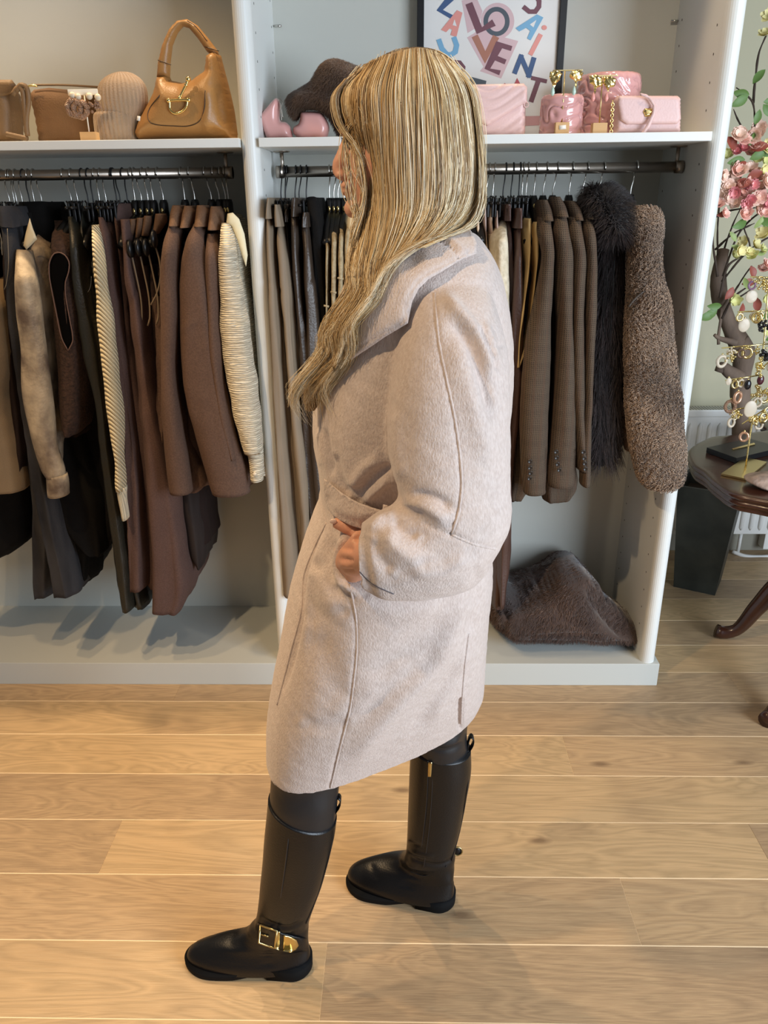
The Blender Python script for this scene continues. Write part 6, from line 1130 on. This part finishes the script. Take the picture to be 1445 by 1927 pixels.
Gd = np.array([
 [(652,150),(630,184),(640,236),(672,280),(692,335),(688,395),(668,455),(652,545),(612,635),(574,690),(560,760),(572,815)],
 [(680,128),(648,168),(652,232),(684,285),(698,340),(694,410),(678,475),(660,555),(622,640),(586,700),(562,755),(556,800)],
 [(700,115),(675,165),(678,240),(695,310),(702,380),(694,440),(684,500),(666,570),(636,640),(606,700),(582,760),(570,812)],
 [(725,104),(702,165),(705,240),(712,320),(716,390),(706,450),(693,510),(677,580),(650,640),(628,695),(622,745),(608,800)],
 [(745,98),(730,165),(732,250),(735,330),(737,400),(724,460),(706,520),(686,580),(660,635),(634,690),(612,730),(600,775)],
 [(765,93),(758,165),(760,250),(762,330),(762,400),(745,455),(720,510),(695,560),(672,605),(650,650),(632,700),(622,745)],
 [(785,90),(790,165),(793,250),(795,330),(790,400),(765,450),(735,500),(705,545),(682,590),(662,630),(648,670),(636,700)],
 [(800,92),(818,165),(826,250),(829,330),(822,395),(795,440),(750,480),(720,515),(700,550),(676,592),(660,630),(646,662)],
 [(815,97),(845,165),(857,250),(860,330),(850,392),(820,435),(775,465),(738,495),(716,522),(700,555),(684,585),(668,610)],
 [(830,104),(866,162),(881,240),(887,320),(878,380),(850,422),(810,446),(770,467),(737,495),(717,522),(702,548),(690,570)],
 [(845,115),(879,160),(894,230),(901,310),(898,372),(878,412),(840,436),(800,451),(766,468),(744,488),(727,506),(716,522)],
 [(850,120),(886,168),(899,240),(904,320),(903,380),(890,418),(855,438),(820,447),(790,457),(768,467),(752,480),(740,492)]], float)
g = np.random.default_rng(21); K = 34; NS = 4200
KG = 60; Gs = np.array([catmull(q, KG) for q in Gd]); nG = len(Gs)
ncl = 260; ct = g.random(ncl)*(nG-1); cphase = g.uniform(0, 6.28, ncl); ccol = g.normal(.5, .30, ncl); cend = g.uniform(.82, 1, ncl)
ci = g.integers(0, ncl, NS); t = np.clip(ct[ci]+g.normal(0, .13, NS), -.05, nG-1+.02); loose = g.random(NS) < .14; t[loose] = g.random(loose.sum())*(nG-1)
# fewer strands across the face
i0 = np.clip(t.astype(int), 0, nG-2); fr_ = (t-i0)[:, None, None]; Pp = Gs[i0]*(1-fr_)+Gs[i0+1]*fr_
s = np.linspace(0, 1, KG)[None]; py2 = Pp[..., 1]
wave = np.clip((py2-470)/160, 0, 1)*(15*np.sin(py2/21+.3*cphase[ci][:, None])+3.5*np.sin(py2/17+cphase[ci][:, None]+.4*g.normal(size=NS)[:, None]))+2.2*np.sin(s*9+cphase[ci][:, None])
conv = (1+.15*np.sin(s*5))
Pp[..., 0] += wave+g.normal(0, 1, NS)[:, None]*(1.5+5*s)*conv+g.normal(0, .8, NS)[:, None]*np.sin(s*14+g.uniform(0, 6, NS)[:, None]); Pp[..., 1] += g.normal(0, 3, NS)[:, None]*s
fly = g.random(NS) < .035; Pp[fly, :, 0] += (g.normal(0, 16, fly.sum())[:, None]*np.sin(s[0]*3.1+g.uniform(0, 2, fly.sum())[:, None])); Pp[fly, :, 1] -= g.uniform(0, 10, fly.sum())[:, None]*np.sin(s[0]*3.14)
# shorten by clump
e_ = cend[ci]*g.uniform(.9, 1, NS); s = np.linspace(0, 1, K)[None]; idx = (s**1.5)*e_[:, None]*(KG-1); a_ = np.clip(idx.astype(int), 0, KG-2); w2 = (idx-a_)[..., None]; r_ = np.arange(NS)[:, None]; Pp = Pp[r_, a_]*(1-w2)+Pp[r_, a_+1]*w2
NF = 70; fc_ = np.zeros((NF, K, 2))                                  # a few fine strands across the cheek
for i in range(NF):
    x0 = g.uniform(640, 700); fc_[i] = catmull(np.array([(g.uniform(650, 700), g.uniform(150, 230)), (x0, 250), (x0+g.uniform(-6, 14), 310), (x0+g.uniform(-4, 22), 365), (668+g.uniform(-8, 14), 425), (655+g.uniform(-6, 12), 520)]), K)
Pp[:NF] = fc_
W = np.zeros((NS, K, 3)); Oo = Vector(O); yfb = np.interp(Pp[..., 1], [90, 400, 520, 620, 820], [1.19, 1.16, 1.10, 1.12, 1.14]); lift = np.abs(g.normal(0, .0035, NS))+.001; dist = np.zeros((NS, K)); dirs = ((Pp[..., :1]-CX)/FPX*RT+(CY-Pp[..., 1:2])/FPX*UP+FW); nrm = np.linalg.norm(dirs, axis=2); du = dirs/nrm[..., None]
for i in range(NS):
    for k in range(K):
        d = Vector(du[i, k]); h = HBV.ray_cast(Oo, d); lim = 9
        if h[0] is not None: v = (h[0]-Oo).length
        else: v = yfb[i, k]/du[i, k, 1]
        if Pp[i, k, 1] > 400:
            for tr_ in (COLB, CLB):
                h = tr_.ray_cast(Oo, d)
                if h[0] is not None: lim = min(lim, (h[0]-Oo).length-.004)
        dist[i, k] = min(v, lim)
for _ in range(3): dist[:, 1:-1] = np.minimum((dist[:, :-2]+dist[:, 1:-1]+dist[:, 2:])/3, dist[:, 1:-1]+.004)
dist -= (lift[:, None]*(.7+.7*s)+.0015*np.sin(s*11+cphase[ci][:, None])*s)
W = O+du*dist[..., None]
rad = .00052*(1-.65*s**3)*g.uniform(.6, 1.25, NS)[:, None]; VV, FF = tubes_np(W, rad, 3)
col = np.clip(ccol[ci]+g.normal(0, .16, NS), 0, 1)[:, None]+.22*np.clip(s-.35, 0, 1)-.06*(s < .06); rn = np.repeat(np.clip(col, 0, 1).reshape(-1), 3)
obj('strands', VV, FF, HAIR, hb, kind='stuff', attr=rn)
# the back and the far side of the head: strands that follow the head down to the collar
NM = 1700; rows_ = 78; cc_ = g.uniform(-42, 5, NM); c0_ = np.floor(cc_).astype(int); fr2 = (cc_-c0_)[:, None, None]; ri = np.round(np.linspace(0, 1, 26)**1.2*rows_).astype(int)
A_ = HGV[ri][:, c0_ % 72].transpose(1, 0, 2); B_ = HGV[ri][:, (c0_+1) % 72].transpose(1, 0, 2); Wm = A_*(1-fr2)+B_*fr2
cen_ = HGV[ri].mean(1)[None]; od = Wm-cen_; od[..., 2] = 0; od /= np.linalg.norm(od, axis=2, keepdims=True)+1e-6; s_ = np.linspace(0, 1, 26)[None]
ph_ = g.uniform(0, 6.28, NM)[:, None]; Wm = Wm+od*(.0015+np.abs(g.normal(0, .002, NM))[:, None]*(.3+s_))[..., None]; tg = np.stack([-od[..., 1], od[..., 0], 0*od[..., 0]], 2); Wm = Wm+tg*(.003*np.sin(s_*7+ph_)*s_)[..., None]
VV, FF = tubes_np(Wm, .0008*(1-.5*s_**3)*g.uniform(.7, 1.3, NM)[:, None], 3); rn = np.repeat(np.clip(g.normal(.5, .28, NM), 0, 1), 26*3)
obj('strands', VV, FF, HAIR, hb, kind='stuff', attr=rn)
